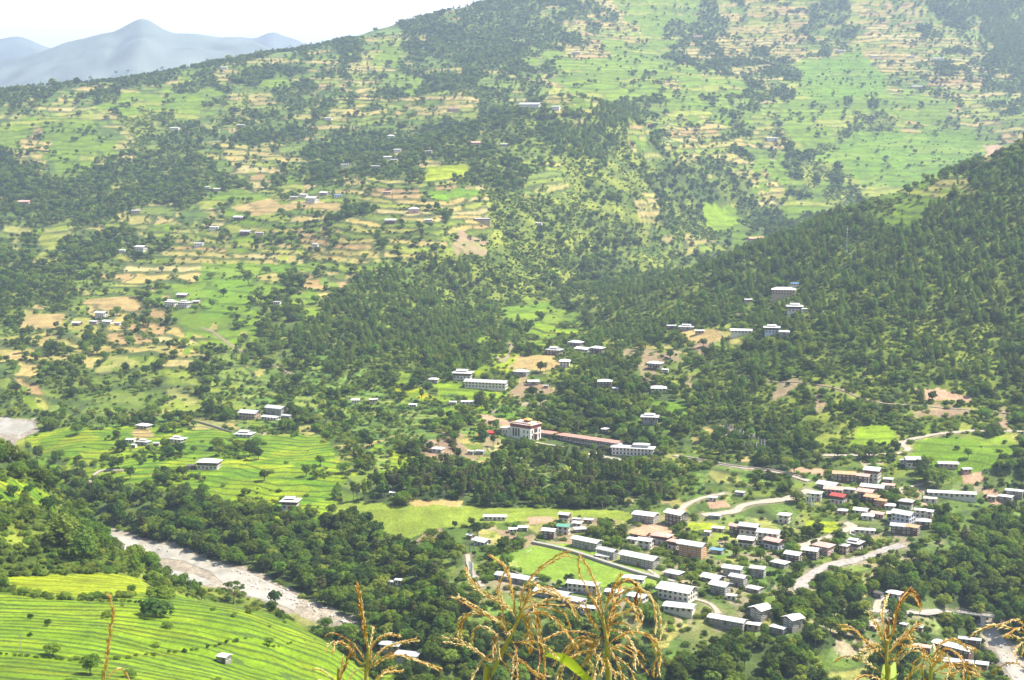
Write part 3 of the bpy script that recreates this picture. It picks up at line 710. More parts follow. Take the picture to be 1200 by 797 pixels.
def roof_gable(b, w, d, oh, z, rh, th=.16, x0=0.0):
    W, Dp = w/2+oh, d/2+oh
    for s in (-1, 1):
        e = (s*Dp, z-rh*oh/(d/2)*.6); r = (0.0, z+rh)
        b.add([(x0-W, e[0], e[1]), (x0+W, e[0], e[1]), (x0+W, r[0], r[1]), (x0-W, r[0], r[1]),
               (x0-W, e[0], e[1]-th), (x0+W, e[0], e[1]-th), (x0+W, r[0], r[1]-th), (x0-W, r[0], r[1]-th)],
              [(0,1,2,3),(7,6,5,4),(0,4,5,1),(1,5,6,2),(2,6,7,3),(3,7,4,0)] if s < 0 else [(3,2,1,0),(4,5,6,7),(1,5,4,0),(2,6,5,1),(3,7,6,2),(0,4,7,3)])
def roof_hip(b, w, d, oh, z, rh, th=.16):
    W, Dp = w/2+oh, d/2+oh; rx = max(.3, W-Dp*.95)
    b.add([(-W,-Dp,z),(W,-Dp,z),(W,Dp,z),(-W,Dp,z),(-rx,0,z+rh),(rx,0,z+rh),(-W,-Dp,z-th),(W,-Dp,z-th),(W,Dp,z-th),(-W,Dp,z-th)],
          [(0,1,5,4),(1,2,5),(2,3,4,5),(3,0,4),(0,6,7,1),(1,7,8,2),(2,8,9,3),(3,9,6,0),(9,8,7,6)])
HR = random.Random(3)
HOUSES = []           # x, y, half width, t of base, t of top, for the clearing round each house
def house(u, v, wpx, ratio, st, roof, rc, wc, yaw, name, cat, label, group=None, door=True, frame=None):
    wpx *= .89; ratio = min(.95, ratio*1.3) if ratio > .32 else ratio*1.15
    p = hit(u, v-wpx*.04); yaw = math.radians(yaw+(HR.uniform(-30, -4) if -16 < yaw <= 0 and u > 730 and v > 555 else HR.uniform(-22, 8) if -16 < yaw <= 0 else 0))
    px = p.length/F if False else p.y/F
    wm = wpx*px/(math.cos(yaw)+ratio*abs(math.sin(yaw))); wm = max(wm, 4.0); d = max(3.2, wm*ratio)
    p = Vector((p.x, p.y+d*.4, 0)); p.z = float(gz2(p.x, p.y))
    cs, sn = math.cos(yaw), math.sin(yaw)
    zs = [float(gz2(p.x+cs*x-sn*y, p.y+sn*x+cs*y)) for x in (-wm/2, 0, wm/2) for y in (-d/2, 0, d/2)]
    p.z = sum(zs)/len(zs)*.5+max(zs)*.5; drop = p.z-min(zs)+.6
    fh = 2.75; h = st*fh; small = wpx < 13 and p.y > 1250
    e = empty(name, p, yaw); tag(e, label, cat, group)
    HOUSES.append((p.x, p.y, wm/2*abs(cs)+d/2*abs(sn), (p.z)/p.y, (p.z+h)/p.y, max(wm, d)/2))
    b = MB(); b.box(-wm/2, wm/2, -d/2, d/2, -drop, h); b.build('wall', WALLM[wc], e)
    gal = False
    fr_ = frame or (WINW if wc in 'gtop' else WINB)
    z = h
    if st >= 2 and p.y < 1700 and (roof == 'l' or (wc in 'wb' and wm < 26 and HR.random() < .6)):                       # timber gallery storey under the eaves
        b = MB(); b.box(-wm/2-.25, wm/2+.25, -d/2-.25, d/2+.25, h-fh*.86, h-.15); b.build('timber_gallery', mTimber, e); gal = True
    rh = max(.6, d*.17)
    b = MB()
    if roof == 'g':
        b2 = MB(); b2.box(-wm/2*.96, wm/2*.96, -d/2*.7, d/2*.7, h, h+.5); b2.build('attic', mTimber, e)
        roof_gable(b, wm, d, min(1.3, d*.16), h+.45, rh)
    elif roof == 'h': roof_hip(b, wm, d, min(1.2, d*.15), h+.2, rh*1.25)
    elif roof == 'm': roof_gable(b, wm, d, min(.9, d*.14), h+.12, rh*.55)
    elif roof == 'l':
        roof_hip(b, wm, d, min(1.6, d*.18), h+.2, rh*.75)
    rf = b.build('roof', ROOFM[rc], e)
    if roof == 'l':
        b = MB(); b.box(-wm*.26, wm*.26, -d*.24, d*.24, h+.2, h+.2+rh*.75+.55); b.build('attic', mTimber, e)
        b = MB(); roof_gable(b, wm*.55, d*.5, 1.0, h+rh*.75+.85, rh*.6); b.build('raised_roof', ROOFM[rc], e)
    # windows and door
    def put(me, nm, x, y, z, sx, sz, rot):
        o = link(bpy.data.objects.new(nm, me), e); o.location = (x, y, z); o.scale = (sx, 1, sz); o.rotation_euler = (0, 0, rot)
    off = 0
    sides = [(wm, 0.0, d/2)] + ([] if small else [(d, math.pi/2, wm/2), (d, -math.pi/2, wm/2)])
    for (L_, rot, dist) in sides:
        n = max(2, int(L_/(3.0 if wm < 30 else 3.4))) if not small else 3
        n = min(n, 15)
        for f in range(st):
            g = .25 if (gal and f == st-1) else 0
            for k in range(n):
                s = (k+.5)/n*L_-L_/2; ww = L_/n*.48; ww = min(ww, 1.7)
                ct, sn_ = math.cos(rot), math.sin(rot)
                X = s*ct + (dist+g+.03)*sn_; Y = s*sn_ - (dist+g+.03)*ct
                if f == 0 and rot == 0 and k == n//2 and door:
                    put(DRR if wc in 'wb' and st > 1 else DRT, 'door', X, Y, 0, 1.3, 2.1, rot); continue
                put(fr_, 'window', X, Y, f*fh+1.55, ww, 1.25, rot)
    return e
YL = -38
HL = [
 # upper left slope
 (200,360,16,.5,2,'l','m','w',-20,'farmhouse','white farmhouse at the left of the hamlet by the long green field'),
 (216,361,18,.5,2,'l','m','w',-15,'farmhouse','white two storey farmhouse in the hamlet beside the long green field'),
 (214,349,16,.5,1,'g','m','t',-20,'farmhouse','dark farmhouse at the top of the hamlet by the long green field'),
 (230,356,9,.7,1,'m','m','e',0,'shed','tiny shed at the right edge of the hamlet by the green field'),
 (90,381,13,.5,1,'g','m','t',-20,'farmhouse','dark walled farmhouse leftmost of the hamlet in the brown fields'),
 (118,373,16,.5,2,'g','m','w',-10,'farmhouse','pale farmhouse highest of the hamlet in the brown fields'),
 (110,380,13,.6,1,'m','m','e',-15,'cottage','mud cottage in the middle of the hamlet in the brown fields'),
 (126,380,13,.5,1,'g','m','w',-15,'cottage','white cottage in the hamlet in the brown fields, right of the mud one'),
 (138,381,10,.6,1,'m','m','w',0,'shed','small white shed rightmost of the hamlet in the brown fields'),
 (366,238,18,.5,2,'g','m','w',-12,'farmhouse','white house with a row of windows above the tan field'),
 (344,234,9,.6,1,'m','s','e',0,'hut','small hut leftmost of the row above the tan field'),
 (356,231,11,.6,1,'m','m','w',0,'cottage','pale cottage left of the white house above the tan field'),
 (380,229,13,.5,1,'g','m','g',-10,'cottage','grey cottage right of the white house above the tan field'),
 (396,232,10,.5,1,'m','b','w',0,'cottage','cottage with bluish roof at the end of the row above the tan field'),
 (243,222,7,.6,1,'m','m','e',0,'hut','tiny hut left of the round dark tree clump on the upper slope'),
 (254,224,8,.6,1,'m','m','e',0,'hut','tiny pale roofed hut beside the round dark tree clump'),
 (280,258,14,.5,1,'g','m','t',-10,'farmhouse','dark farmhouse with pale roof alone in the green terraces'),
 (159,250,12,.5,1,'m','m','e',10,'cottage','cottage at the right end of the dark grove on the left slope'),
 (28,240,14,.5,1,'g','p','e',0,'farmhouse','low mud farmhouse near the left edge below the pale terraces'),
 (165,295,16,.5,2,'g','m','w',-10,'farmhouse','white roofed farmhouse among the upper tan fields on the left'),
 (143,296,8,.6,1,'m','m','w',0,'hut','small white hut left of the farmhouse in the upper tan fields'),
 (233,289,12,.6,1,'m','m','w',-10,'cottage','white cottage between tan fields above the long green field'),
 (288,276,15,.5,1,'g','m','t',-8,'farmhouse','farmhouse with pale roof in the middle of the tan terraces'),
 (304,277,10,.5,1,'m','m','e',0,'shed','shed right of the farmhouse in the middle of the tan terraces'),
 (251,270,11,.5,1,'m','m','w',0,'cottage','pale cottage at the top edge of the tan terraces'),
 (370,290,9,.6,1,'m','m','w',0,'hut','tiny white hut on the right part of the tan terraces'),
 (325,357,10,.5,1,'m','m','w',-15,'cottage','lone cottage at the left edge of the pine slope'),
 (458,162,9,.6,1,'h','m','w',0,'cottage','white cottage on the pale strip of the upper spur'),
 (466,178,10,.5,1,'m','m','w',0,'cottage','pale roofed cottage below the pale strip on the spur'),
 (503,180,9,.5,1,'m','m','e',0,'cottage','mud cottage at the right of the dark grove on the spur'),
 (454,187,10,.5,1,'m','m','w',0,'cottage','white cottage left of the tall tree on the spur'),
 (462,190,9,.5,1,'m','m','e',0,'cottage','mud cottage right beside the white one on the spur'),
 (440,198,10,.5,1,'m','m','t',0,'cottage','dark cottage above the brown plot on the spur'),
 (404,196,10,.5,1,'m','m','w',0,'cottage','pale cottage at the left end of the spur terraces'),
 (557,171,12,.5,1,'g','p','e',0,'farmhouse','reddish farmhouse at the brow of the spur'),
 (590,172,9,.5,1,'m','m','g',0,'cottage','grey cottage right of the reddish farmhouse on the brow'),
 (454,228,11,.5,1,'m','p','e',0,'cottage','cottage with a faded red roof in the yellow spur fields'),
 (485,250,13,.6,2,'h','m','p',0,'farmhouse','pinkish two storey farmhouse on the lower spur'),
 (458,262,14,.5,1,'g','m','t',0,'farmhouse','dark farmhouse lowest on the left of the spur'),
 (502,260,10,.5,1,'m','m','w',0,'cottage','white cottage right of the pinkish farmhouse on the spur'),
 (565,262,20,.35,1,'m','m','e',0,'long_house','long low pale roof on the track round the spur'),
 (632,266,9,.6,1,'m','m','w',0,'hut','tiny white hut on the track right of the long low roof'),
 # far slope
 (622,127,30,.35,1,'g','m','w',-5,'school_building','pale school building on top of the wooded knoll'),
 (652,129,12,.6,1,'m','m','w',-5,'school_annexe','short white annexe right of the knoll top building'),
 (532,131,14,.4,1,'m','p','e',0,'farmhouse','brown farmhouse left of the wooded knoll'),
 (205,153,12,.5,1,'m','m','w',0,'cottage','white cottage above the big dark grove on the left'),
 (282,149,10,.5,1,'m','m','e',0,'cottage','small cottage right of the big dark grove on the far slope'),
 (385,141,10,.5,1,'m','m','w',0,'cottage','white cottage at the foot of the dark round wood on the far slope'),
 (262,81,10,.5,1,'m','m','w',0,'cottage','tiny white cottage just under the skyline'),
 (1100,71,14,.5,1,'m','m','w',0,'farmhouse','pale farmhouse in the highest tan terraces on the right'),
 (1068,68,10,.5,1,'m','m','e',0,'cottage','cottage left of the pale farmhouse in the highest right terraces'),
 (1075,104,14,.4,1,'m','m','e',0,'farmhouse','lone farmhouse on the far green terraces at right'),
 (905,166,14,.5,1,'m','m','w',0,'farmhouse','white farmhouse beside the pink plot in the far valley'),
 (1025,68,9,.5,1,'m','m','w',0,'cottage','small white cottage in the middle of the far tan terraces'),
 (818,46,12,.5,1,'m','p','e',0,'farmhouse','brown farmhouse near the top edge above the green field'),
 (985,62,10,.5,1,'m','m','e',0,'cottage','cottage above the tan plot of the far slope'),
 (675,63,10,.5,1,'m','m','e',0,'cottage','cottage in the far slope between dark woods'),
 # right hill
 (886,284,20,.4,1,'g','o','e',0,'farmhouse','long tan house in a bare clearing on the saddle'),
 (919,350,32,.35,2,'h','m','e',-10,'meeting_hall','large pale roofed hall highest on the right hill'),
 (932,337,11,.5,1,'m','b','w',0,'cottage','small blue roofed cottage right behind the large pale hall'),
 (932,368,20,.55,2,'l','m','w',-10,'farmhouse','white farmhouse below the large hall on the right hill'),
 (943,366,8,.5,1,'m','m','w',0,'shed','small shed beside the white farmhouse below the hall'),
 (877,355,10,.5,1,'m','m','e',0,'hut','little hut left of the white farmhouse on the right hill'),
 (869,394,28,.3,1,'g','m','w',-6,'long_house','long white single storey house on the right hill'),
 (905,393,20,.5,2,'l','m','b',-10,'farmhouse','bluish white farmhouse right of the long white house'),
 (920,394,14,.5,1,'g','m','g',-20,'farmhouse','grey house at the right end of the right hill hamlet'),
 (805,388,20,.45,1,'l','m','g',0,'farmhouse','grey farmhouse at the left end of the tan field on the hill'),
 (787,386,12,.5,1,'m','m','t',0,'cottage','dark cottage left of the grey farmhouse by the tan field'),
 (820,392,12,.5,1,'m','m','e',0,'cottage','mud cottage right below the grey farmhouse by the tan field'),
 # middle hamlets
 (650,417,22,.55,2,'l','m','t',-15,'farmhouse','dark timber farmhouse with raised roof above the brown field'),
 (675,408,20,.5,2,'h','m','t',-10,'farmhouse','dark farmhouse with wide pale roof highest of the middle hamlet'),
 (684,413,22,.45,1,'g','m','w',YL,'farmhouse','white walled long farmhouse in the middle hamlet'),
 (700,415,20,.5,2,'h','m','t',-30,'farmhouse','dark farmhouse at the right end of the middle hamlet'),
 (662,431,14,.7,2,'h','m','w',-10,'farmhouse','small white square house right of the brown field'),
 (611,441,20,.5,1,'h','m','g',0,'farmhouse','low house under a wide white hip roof, below the brown field'),
 (625,452,14,.5,1,'g','m','g',0,'cottage','cottage with two white roof pitches right of the long white school'),
 (640,455,7,.6,1,'m','m','e',0,'shed','tiny shed right of the cottage with two roof pitches'),
 (768,434,20,.5,2,'h','m','t',-10,'farmhouse','dark farmhouse among trees below the hill tan field'),
 (780,437,9,.6,1,'m','m','w',0,'shed','white shed touching the dark farmhouse among the trees'),
 (772,460,20,.5,1,'h','m','w',-5,'farmhouse','white low farmhouse with very pale roof on the wooded slope'),
 (709,455,18,.5,2,'h','m','t',-10,'farmhouse','dark timber farmhouse above the slope meadow'),
 (722,459,10,.5,1,'m','m','g',-10,'shed','grey shed right of the dark timber farmhouse above the meadow'),
 (762,498,22,.5,2,'l','m','g',-5,'farmhouse','grey farmhouse with raised roof above the monastery guest wing'),
 (709,508,10,.7,1,'h','m','t',0,'shelter','small shelter with white roof behind the red roofed gallery'),
 (570,458,58,.22,2,'g','m','w',-16,'school_block','long white school block with many windows on the grassy terrace'),
 (542,446,26,.5,2,'l','m','w',-10,'school_hall','white school hall with double roof behind the long school block'),
 (508,449,13,.5,1,'h','m','g',0,'cottage','low cottage left of the long white school block'),
 (531,475,9,.6,1,'m','m','e',-10,'shed','small shed left below the long white school block'),
 (548,475,16,.4,1,'m','m','w',-10,'cottage','long pale roofed cottage right of the shed below the school'),
 (484,478,10,.6,1,'m','m','w',0,'cottage','white cottage on the terraces left of the school shed'),
 (416,473,11,.6,1,'h','m','w',0,'cottage','white cottage at the left end of the hedged terraces'),
 (437,472,12,.5,1,'m','m','e',20,'cottage','mud cottage left of the terraces between two bare patches'),
 (513,531,16,.5,1,'h','m','w',-20,'cottage','white roofed cottage in the trees below the grassy bank'),
 (552,533,9,.5,1,'m','m','w',-20,'cottage','small white cottage in the grove left of the yellow bank'),
 (563,533,12,.5,1,'m','m','g',-20,'cottage','grey cottage in the grove below the red tents'),
 # left plateau
 (292,492,28,.5,2,'g','s','e',-8,'farmhouse','large stone house with grey roof, left end of the row above the paddies'),
 (323,486,28,.4,2,'g','s','g',-8,'long_house','long grey roofed house standing behind the row above the paddies'),
 (317,493,26,.35,1,'m','m','w',-25,'long_house','long low white shed roof in front of the grey roofed house'),
 (336,491,15,.5,1,'m','m','g',-25,'cottage','cottage under trees at the right end of the row above the paddies'),
 (286,513,24,.55,1,'l','m','w',-8,'farmhouse','white farmhouse with raised roof beside the pale threshing ground'),
 (168,503,20,.5,1,'h','m','e',-5,'farmhouse','brown walled farmhouse highest on the left paddies'),
 (168,522,17,.5,1,'l','m','g',-5,'farmhouse','grey farmhouse in the middle of the left paddy hamlet'),
 (153,519,12,.5,1,'m','m','w',0,'cottage','pale cottage leftmost in the left paddy hamlet'),
 (183,523,8,.6,1,'m','s','e',0,'shed','dark little shed right of the grey farmhouse in the paddies'),
 (208,519,20,.55,1,'l','m','w',-5,'farmhouse','white farmhouse rightmost in the left paddy hamlet'),
 (157,525,7,.6,1,'m','m','w',0,'shed','tiny white shed in front of the paddy hamlet'),
 (244,551,30,.5,2,'h','m','w',-12,'farmhouse','big white farmhouse with dark windows in the middle of the paddies'),
 (224,550,11,.6,1,'m','d','t',0,'shed','dark shed left of the big white paddy farmhouse'),
 (340,599,22,.7,2,'l','m','w',-12,'farmhouse','white square two storey farmhouse at the wood edge above the river'),
 (262,777,18,.75,1,'m','m','g',-15,'field_hut','stone field hut with white roof in the near paddies'),
 (458,766,30,.4,1,'m','s','e',-12,'barn','long barn with pale roof, rear one of the pair by the lower bank'),
 (478,778,34,.4,1,'m','s','w',-12,'barn','white walled barn, front one of the pair by the lower bank'),
 (458,688,9,.6,1,'m','m','w',-10,'hut','tiny white hut, left one deep in the lower wood'),
 (467,686,9,.6,1,'m','m','w',-10,'hut','tiny white hut, right one deep in the lower wood'),
 (460,582,7,.7,1,'m','m','w',0,'hut','tiny white hut at the foot of the tall tree wood'),
 # village, left part
 (565,640,24,.6,1,'g','m','w',YL,'house','white roofed house left of the football field'),
 (551,632,10,.6,1,'m','m','e',YL,'shed','shed joined to the house left of the football field'),
 (580,611,30,.3,1,'m','m','w',0,'long_house','low white house above the hedged gardens left of the sand yard'),
 (601,625,11,.6,1,'m','m','w',0,'cottage','small cottage, left one of two below the low white house'),
 (613,623,13,.6,1,'m','m','g',0,'cottage','small cottage, right one of two below the low white house'),
 (644,632,19,.6,2,'g','m','t',-20,'house','dark timber house left of the green roofed house'),
 (661,627,18,.6,2,'g','n','w',-10,'house','white and timber house with a green roof'),
 (662,613,16,.6,2,'g','m','w',-25,'house','pale roofed house right behind the green roofed one'),
 (677,618,14,.7,1,'m','m','w',-20,'house','low white roof right of the green roofed house, rear'),
 (679,625,16,.6,1,'m','m','g',10,'house','low white roof right of the green roofed house, front'),
 (690,614,14,.5,1,'m','s','e',-20,'shed','grey roofed shed beside the hedge above the school blocks'),
 (676,613,12,.5,1,'m','s','e',-20,'shed','flat grey shed between the hedge and the green roofed house'),
 (688,645,40,.3,2,'g','m','g',YL,'school_block','grey two storey school block, left one of the three in a row'),
 (712,656,28,.35,2,'g','m','g',YL,'school_block','grey school block, middle one of the three in a row'),
 (708,657,22,.5,1,'m','m','w',-25,'school_annexe','small white walled annexe in front of the middle school block'),
 (750,665,52,.28,2,'g','m','g',YL,'school_block','grey two storey school block, right one of the three in a row'),
 (605,685,56,.22,1,'g','m','g',YL+8,'long_house','long white roofed shed along the lower side of the football field'),
 (648,703,50,.3,1,'g','m','g',YL+8,'long_house','long white roof, second below the football field'),
 (684,697,44,.3,2,'g','m','w',-8,'staff_house','white two storey house with red doors below the football field'),
 (672,711,34,.4,1,'m','m','g',-35,'workshop','broad white roofed workshop behind the tallest maize'),
 (720,700,24,.5,1,'m','m','g',-20,'workshop','pale roofed workshop right of the house with red doors'),
 (744,684,30,.4,1,'m','m','w',-20,'long_house','low white roof between the field corner and the big white hall'),
 (748,706,28,.5,1,'m','m','w',-35,'house','pale roofed house left below the big white hall'),
 (690,722,24,.4,1,'m','m','w',-10,'store','small white store lowest behind the maize tassels'),
 # village, middle
 (757,614,36,.5,2,'m','m','g',-12,'unfinished_building','grey unfinished concrete building with open bays'),
 (793,617,30,.55,3,'g','m','t',-12,'house','tall dark timber house with a pink porch roof'),
 (868,582,14,.5,1,'m','s','g',-10,'shed','grey metal shed beside the dirt road curve'),
 (836,588,12,.6,1,'m','s','w',0,'hut','small hut at the fork of the dirt tracks'),
 (838,609,18,.5,1,'m','s','g',-20,'shed','long grey shed below the dirt road'),
 (842,624,18,.5,1,'m','s','e',-20,'shed','flat roofed shed behind the white village houses'),
 (830,628,9,.6,1,'m','m','w',0,'hut','tiny white hut on the open slope left of the white houses'),
 (920,614,18,.7,2,'h','m','w',-12,'farmhouse','small white farmhouse with timber upper floor right of the big bush'),
 (863,627,18,.6,2,'g','p','t',-12,'house','timber house with a rusty roof behind the white houses'),
 (879,632,28,.55,3,'g','m','w',-12,'house','tall white house highest of the white village houses'),
 (876,643,24,.6,2,'g','m','w',-12,'house','white two storey house, lower left of the white village houses'),
 (902,640,32,.5,3,'g','m','w',-12,'house','wide white house with broad pale roof, right of the tall one'),
 (908,645,26,.5,2,'g','p','b',-12,'house','bluish white house with a rosy roof, lowest of the white village houses'),
 (757,644,22,.6,2,'g','m','w',-15,'house','white two storey house left of the red roofs'),
 (751,632,28,.5,1,'g','o','t',-15,'house','dark house with a rusty orange roof above the white one'),
 (742,637,16,.6,1,'m','m','w',-15,'house','white low house left of the rusty orange roof'),
 (776,639,28,.5,2,'h','p','w',-15,'house','white house with a wide faded pinkish red roof'),
 (790,645,18,.6,2,'h','p','w',-15,'house','small house with a pink roof right of the faded red one'),
 (812,655,38,.4,3,'g','m','o',-12,'guesthouse','ochre three storey guesthouse with pale roof'),
 (841,650,18,.5,1,'m','b','g',-12,'shed','blue roofed shed right of the ochre guesthouse'),
 (790,678,26,.55,1,'h','m','g',-15,'house','low grey house with pale roof below the right school block'),
 (795,706,54,.5,2,'g','m','w',-12,'assembly_hall','very large white hall with a small raised roof'),
 (797,722,44,.4,1,'m','m','w',-20,'long_house','low wide roof in front of the very large white hall'),
 (836,684,30,.5,1,'g','m','g',-12,'staff_quarters','grey staff house at the left of the garden group'),
 (860,678,28,.45,2,'g','m','g',-12,'staff_quarters','grey staff house behind the garden group, left one'),
 (889,678,22,.55,2,'g','m','g',-12,'staff_quarters','grey staff house behind the garden group, right one'),
 (866,688,24,.5,2,'g','m','g',-12,'staff_quarters','grey staff house in the middle of the garden group'),
 (845,698,28,.6,2,'g','m','g',-12,'staff_quarters','grey staff house with balconies in front of the flower garden'),
 (858,704,14,.5,1,'m','m','w',-12,'porch_house','small white porch roof by the flower garden'),
 (885,696,22,.55,1,'m','m','g',-15,'house','low pale roof between conifers right of the flower garden'),
 (915,666,24,.55,1,'h','m','g',-15,'house','hip roofed grey house left of the wide village road'),
 (931,661,24,.6,2,'g','m','t',-15,'house','timber house with pale roof near the bend of the wide road'),
 (951,656,24,.6,2,'g','m','t',-15,'house','timber house with pale roof right beside the maroon one'),
 (966,651,28,.6,2,'h','p','p',-12,'house','maroon two storey house with a rusty pink roof'),
 (990,650,14,.8,2,'h','m','e',-15,'house','cream house joined to the white one by the wide road'),
 (1002,647,24,.7,2,'l','m','w',-15,'farmhouse','white farmhouse with raised roof beside the wide road'),
 (1014,627,28,.3,1,'m','m','w',-5,'long_house','low white building with three dark openings above the road'),
 (892,728,28,.8,2,'g','m','g',40,'house','grey gabled house seen end on above the dark wood'),
 (930,740,26,.7,2,'g','m','g',35,'house','house with stepped white roof rightmost above the dark wood'),
 (853,738,50,.25,1,'g','m','g',-12,'long_house','long low pale roofed row at the wood edge'),
 (884,740,20,.5,1,'m','m','e',-25,'shed','cream roofed shed right of the long low row'),
 (913,744,22,.4,1,'m','m','g',-40,'shed','narrow white roofed shed between the two gabled houses'),
 # village, right part
 (1070,549,17,.7,2,'g','m','w',-5,'farmhouse','white farmhouse among dark trees below the curving road'),
 (1059,544,9,.6,1,'m','m','w',0,'shed','shed left of the white farmhouse below the curving road'),
 (1112,550,26,.4,1,'m','m','e',-5,'long_house','low pale roofed house at the edge of the green field'),
 (1133,556,13,.6,1,'m','s','e',10,'shed','small shed beside the bare yard under the green field'),
 (990,566,30,.35,2,'g','o','t',-8,'row_house','long timber row house with rusty roof'),
 (1010,568,24,.4,2,'g','p','t',-8,'row_house','timber row house joined to the right of the long one'),
 (1024,566,24,.7,3,'g','m','w',-5,'house','tall white house beside the timber row houses'),
 (1042,567,14,.7,1,'m','m','g',-5,'house','small grey house right of the tall white one'),
 (972,575,30,.5,1,'g','m','g',-15,'house','broad pale roof left above the red roofed house'),
 (957,588,18,.7,2,'m','m','w',-20,'house','white house leftmost in the dense village core'),
 (978,584,26,.5,2,'g','p','t',-12,'house','faded pink roof just above the red roofed house'),
 (984,592,22,.6,2,'g','r','w',-12,'house','white and timber house with the bright red roof'),
 (996,579,18,.5,1,'m','m','w',-12,'house','low white roof right of the faded pink roof'),
 (1024,578,32,.4,1,'g','m','t',-12,'house','wide pale roof behind the crowded pink roofs'),
 (1042,574,18,.5,1,'m','p','w',-12,'house','low pinkish roof at the top right of the village core'),
 (1016,587,24,.6,2,'g','p','t',-12,'house','timber house with pinkish roof in the village core'),
 (1024,593,22,.6,2,'g','o','t',-12,'house','timber house with orange brown roof in the village core'),
 (1034,596,18,.6,2,'m','o','o',-12,'house','orange house right of the orange brown roof'),
 (1010,604,20,.6,1,'g','m','w',-25,'house','white house below the pinkish roofs'),
 (1044,598,15,.7,1,'h','m','w',-12,'house','small pale hip roofed house left of the dark bush'),
 (1030,608,20,.5,1,'g','p','p',-12,'house','reddish house above the big bluish building'),
 (1018,610,17,.6,1,'h','m','w',0,'house','small square white roof above the white wall'),
 (988,604,14,.7,1,'h','m','e',0,'cottage','cottage with small pale hip roof in the bushes left of the core'),
 (1063,598,20,.6,2,'h','m','w',-10,'house','white house right behind the big bluish building'),
 (1047,612,16,.6,2,'g','m','w',-12,'house','white house joined to the left of the big bluish building'),
 (1060,618,32,.55,3,'g','m','b',-10,'guesthouse','big bluish white three storey building with many windows'),
 (1079,612,16,.6,3,'m','m','w',-10,'house','cream house right of the big bluish building'),
 (1088,609,18,.6,2,'m','m','w',-10,'house','pale house rightmost at the top of the village'),
 (1083,621,20,.6,2,'h','m','t',-10,'house','dark house with pale hip roof below the cream one'),
 (1071,628,20,.6,2,'g','o','t',-10,'house','timber house with bright orange roof at the lower edge'),
 (1055,627,24,.5,2,'g','s','t',-10,'house','timber house with dark grey roof left of the orange roof'),
 (1116,587,62,.16,1,'g','m','w',-4,'school_block','long low white school block in the meadow right of the village'),
 (1091,590,18,.5,1,'m','m','w',-4,'school_annexe','short white annexe in front of the meadow school block'),
 (1190,584,24,.4,1,'m','m','g',-10,'long_house','pale roof at the right edge, upper one'),
 (1180,590,20,.5,1,'m','m','g',-10,'house','pale roof at the right edge, lower one'),
 (1163,588,12,.5,1,'m','m','e',-10,'shed','small shed left of the two roofs at the right edge'),
 (1050,703,22,.6,1,'m','m','w',-15,'shelter','open fronted white roofed shelter above the valley road'),
 (1030,702,13,.5,1,'m','d','g',-15,'shed','dark shed left of the shelter above the valley road'),
 (1077,742,14,.6,1,'m','s','e',-25,'hut','small grey hut below the valley road'),
 (1025,740,14,.5,1,'m','p','e',-15,'hut','brown hut below the valley road behind the maize'),
 (1060,738,11,.5,1,'m','m','e',-15,'hut','little hut between the two dark conifers'),
 (1137,761,30,.3,1,'m','s','t',-12,'market_shed','long grey roofed shed, rear one beside the stream'),
 (1118,771,50,.25,1,'m','m','t',-15,'market_shed','long white roofed shed in the middle beside the stream'),
 (1152,785,18,.6,1,'m','m','g',-15,'market_shed','short white roofed shed lowest beside the stream'),
 (1082,765,24,.4,1,'m','p','t',-12,'market_shed','rusty roofed shed behind the maize by the stream'),
 (1124,788,40,.3,1,'m','s','t',-12,'market_shed','low dark sided shed in front of the long white one'),
]
CATN = {'farmhouse': 'house', 'cottage': 'cottage', 'house': 'house'}
GRP = {'school_block': 'school blocks', 'staff_quarters': 'grey staff houses round the garden', 'market_shed': 'sheds beside the stream', 'house': 'village houses', 'farmhouse': 'farmhouses of the valley',
       'cottage': 'small cottages', 'shed': 'sheds beside the houses', 'hut': 'tiny huts', 'long_house': 'long low houses'}
for (u, v, wp_, ra, st, rf, rc, wc, yw, nm, lb) in HL:
    house(u, v, wp_, ra, st, rf, rc, wc, yw, nm, CATN.get(nm, nm.replace('_', ' ')), lb, GRP.get(nm))
# ------------------------------------------------------------------ monastery
mRedBand = mat('maroon_band', (.20, .055, .045), .9, scale=2); mGold = ROOFM['y']; mWhite = mat('bright_whitewash', (.70, .69, .66), .9, scale=.5, var=.06); mStone = mat('grey_stone_wall', (.30, .28, .25), .95, scale=1.5, var=.25, bump=.3)
mTent = mat('red_canvas', (.55, .06, .05), .8); mPaint = mat('pale_flat_roof', (.52, .40, .36), .8, scale=.6)
def site(u, v, yaw, name, label, cat, back=0.0):
    p = hit(u, v); p.y += back; p.z = float(gz2(p.x, p.y)); e = empty(name, p, math.radians(yaw)); tag(e, label, cat); return e
def put(me, nm, e, x, y, z, sx, sz, rot=0.0):
    o = link(bpy.data.objects.new(nm, me), e); o.location = (x, y, z); o.scale = (sx, 1, sz); o.rotation_euler = (0, 0, rot); return o
e = site(616, 515, -38, 'monastery_temple', 'big white temple with maroon band and golden roof pavilion', 'temple', 6)
HOUSES.append((e.location.x, e.location.y, 16, (e.location.z-2)/e.location.y, (e.location.z+13)/e.location.y, 14))
b = MB(); b.box(-11, 11, -7.5, 7.5, -6, 9.6); b.build('wall', mWhite, e)
b = MB(); b.box(-11.12, 11.12, -7.62, 7.62, 8.0, 10.2); b.build('maroon_band', mRedBand, e)
b = MB(); b.box(-11.9, 11.9, -8.4, 8.4, 10.2, 10.55); b.box(-9, 9, -6, 6, 10.55, 11.4); b.build('roof', mPaint, e)
for i, x in enumerate((-7.5, -4.6, -1.7)): put(WINB, 'tall_window', e, x, -7.55, 4.6, 1.9, 4.6)
for x in (4.0, 8.0):
    for z in (2.2, 5.6): put(WINB, 'window', e, x, -7.55, z, 1.3, 1.7)
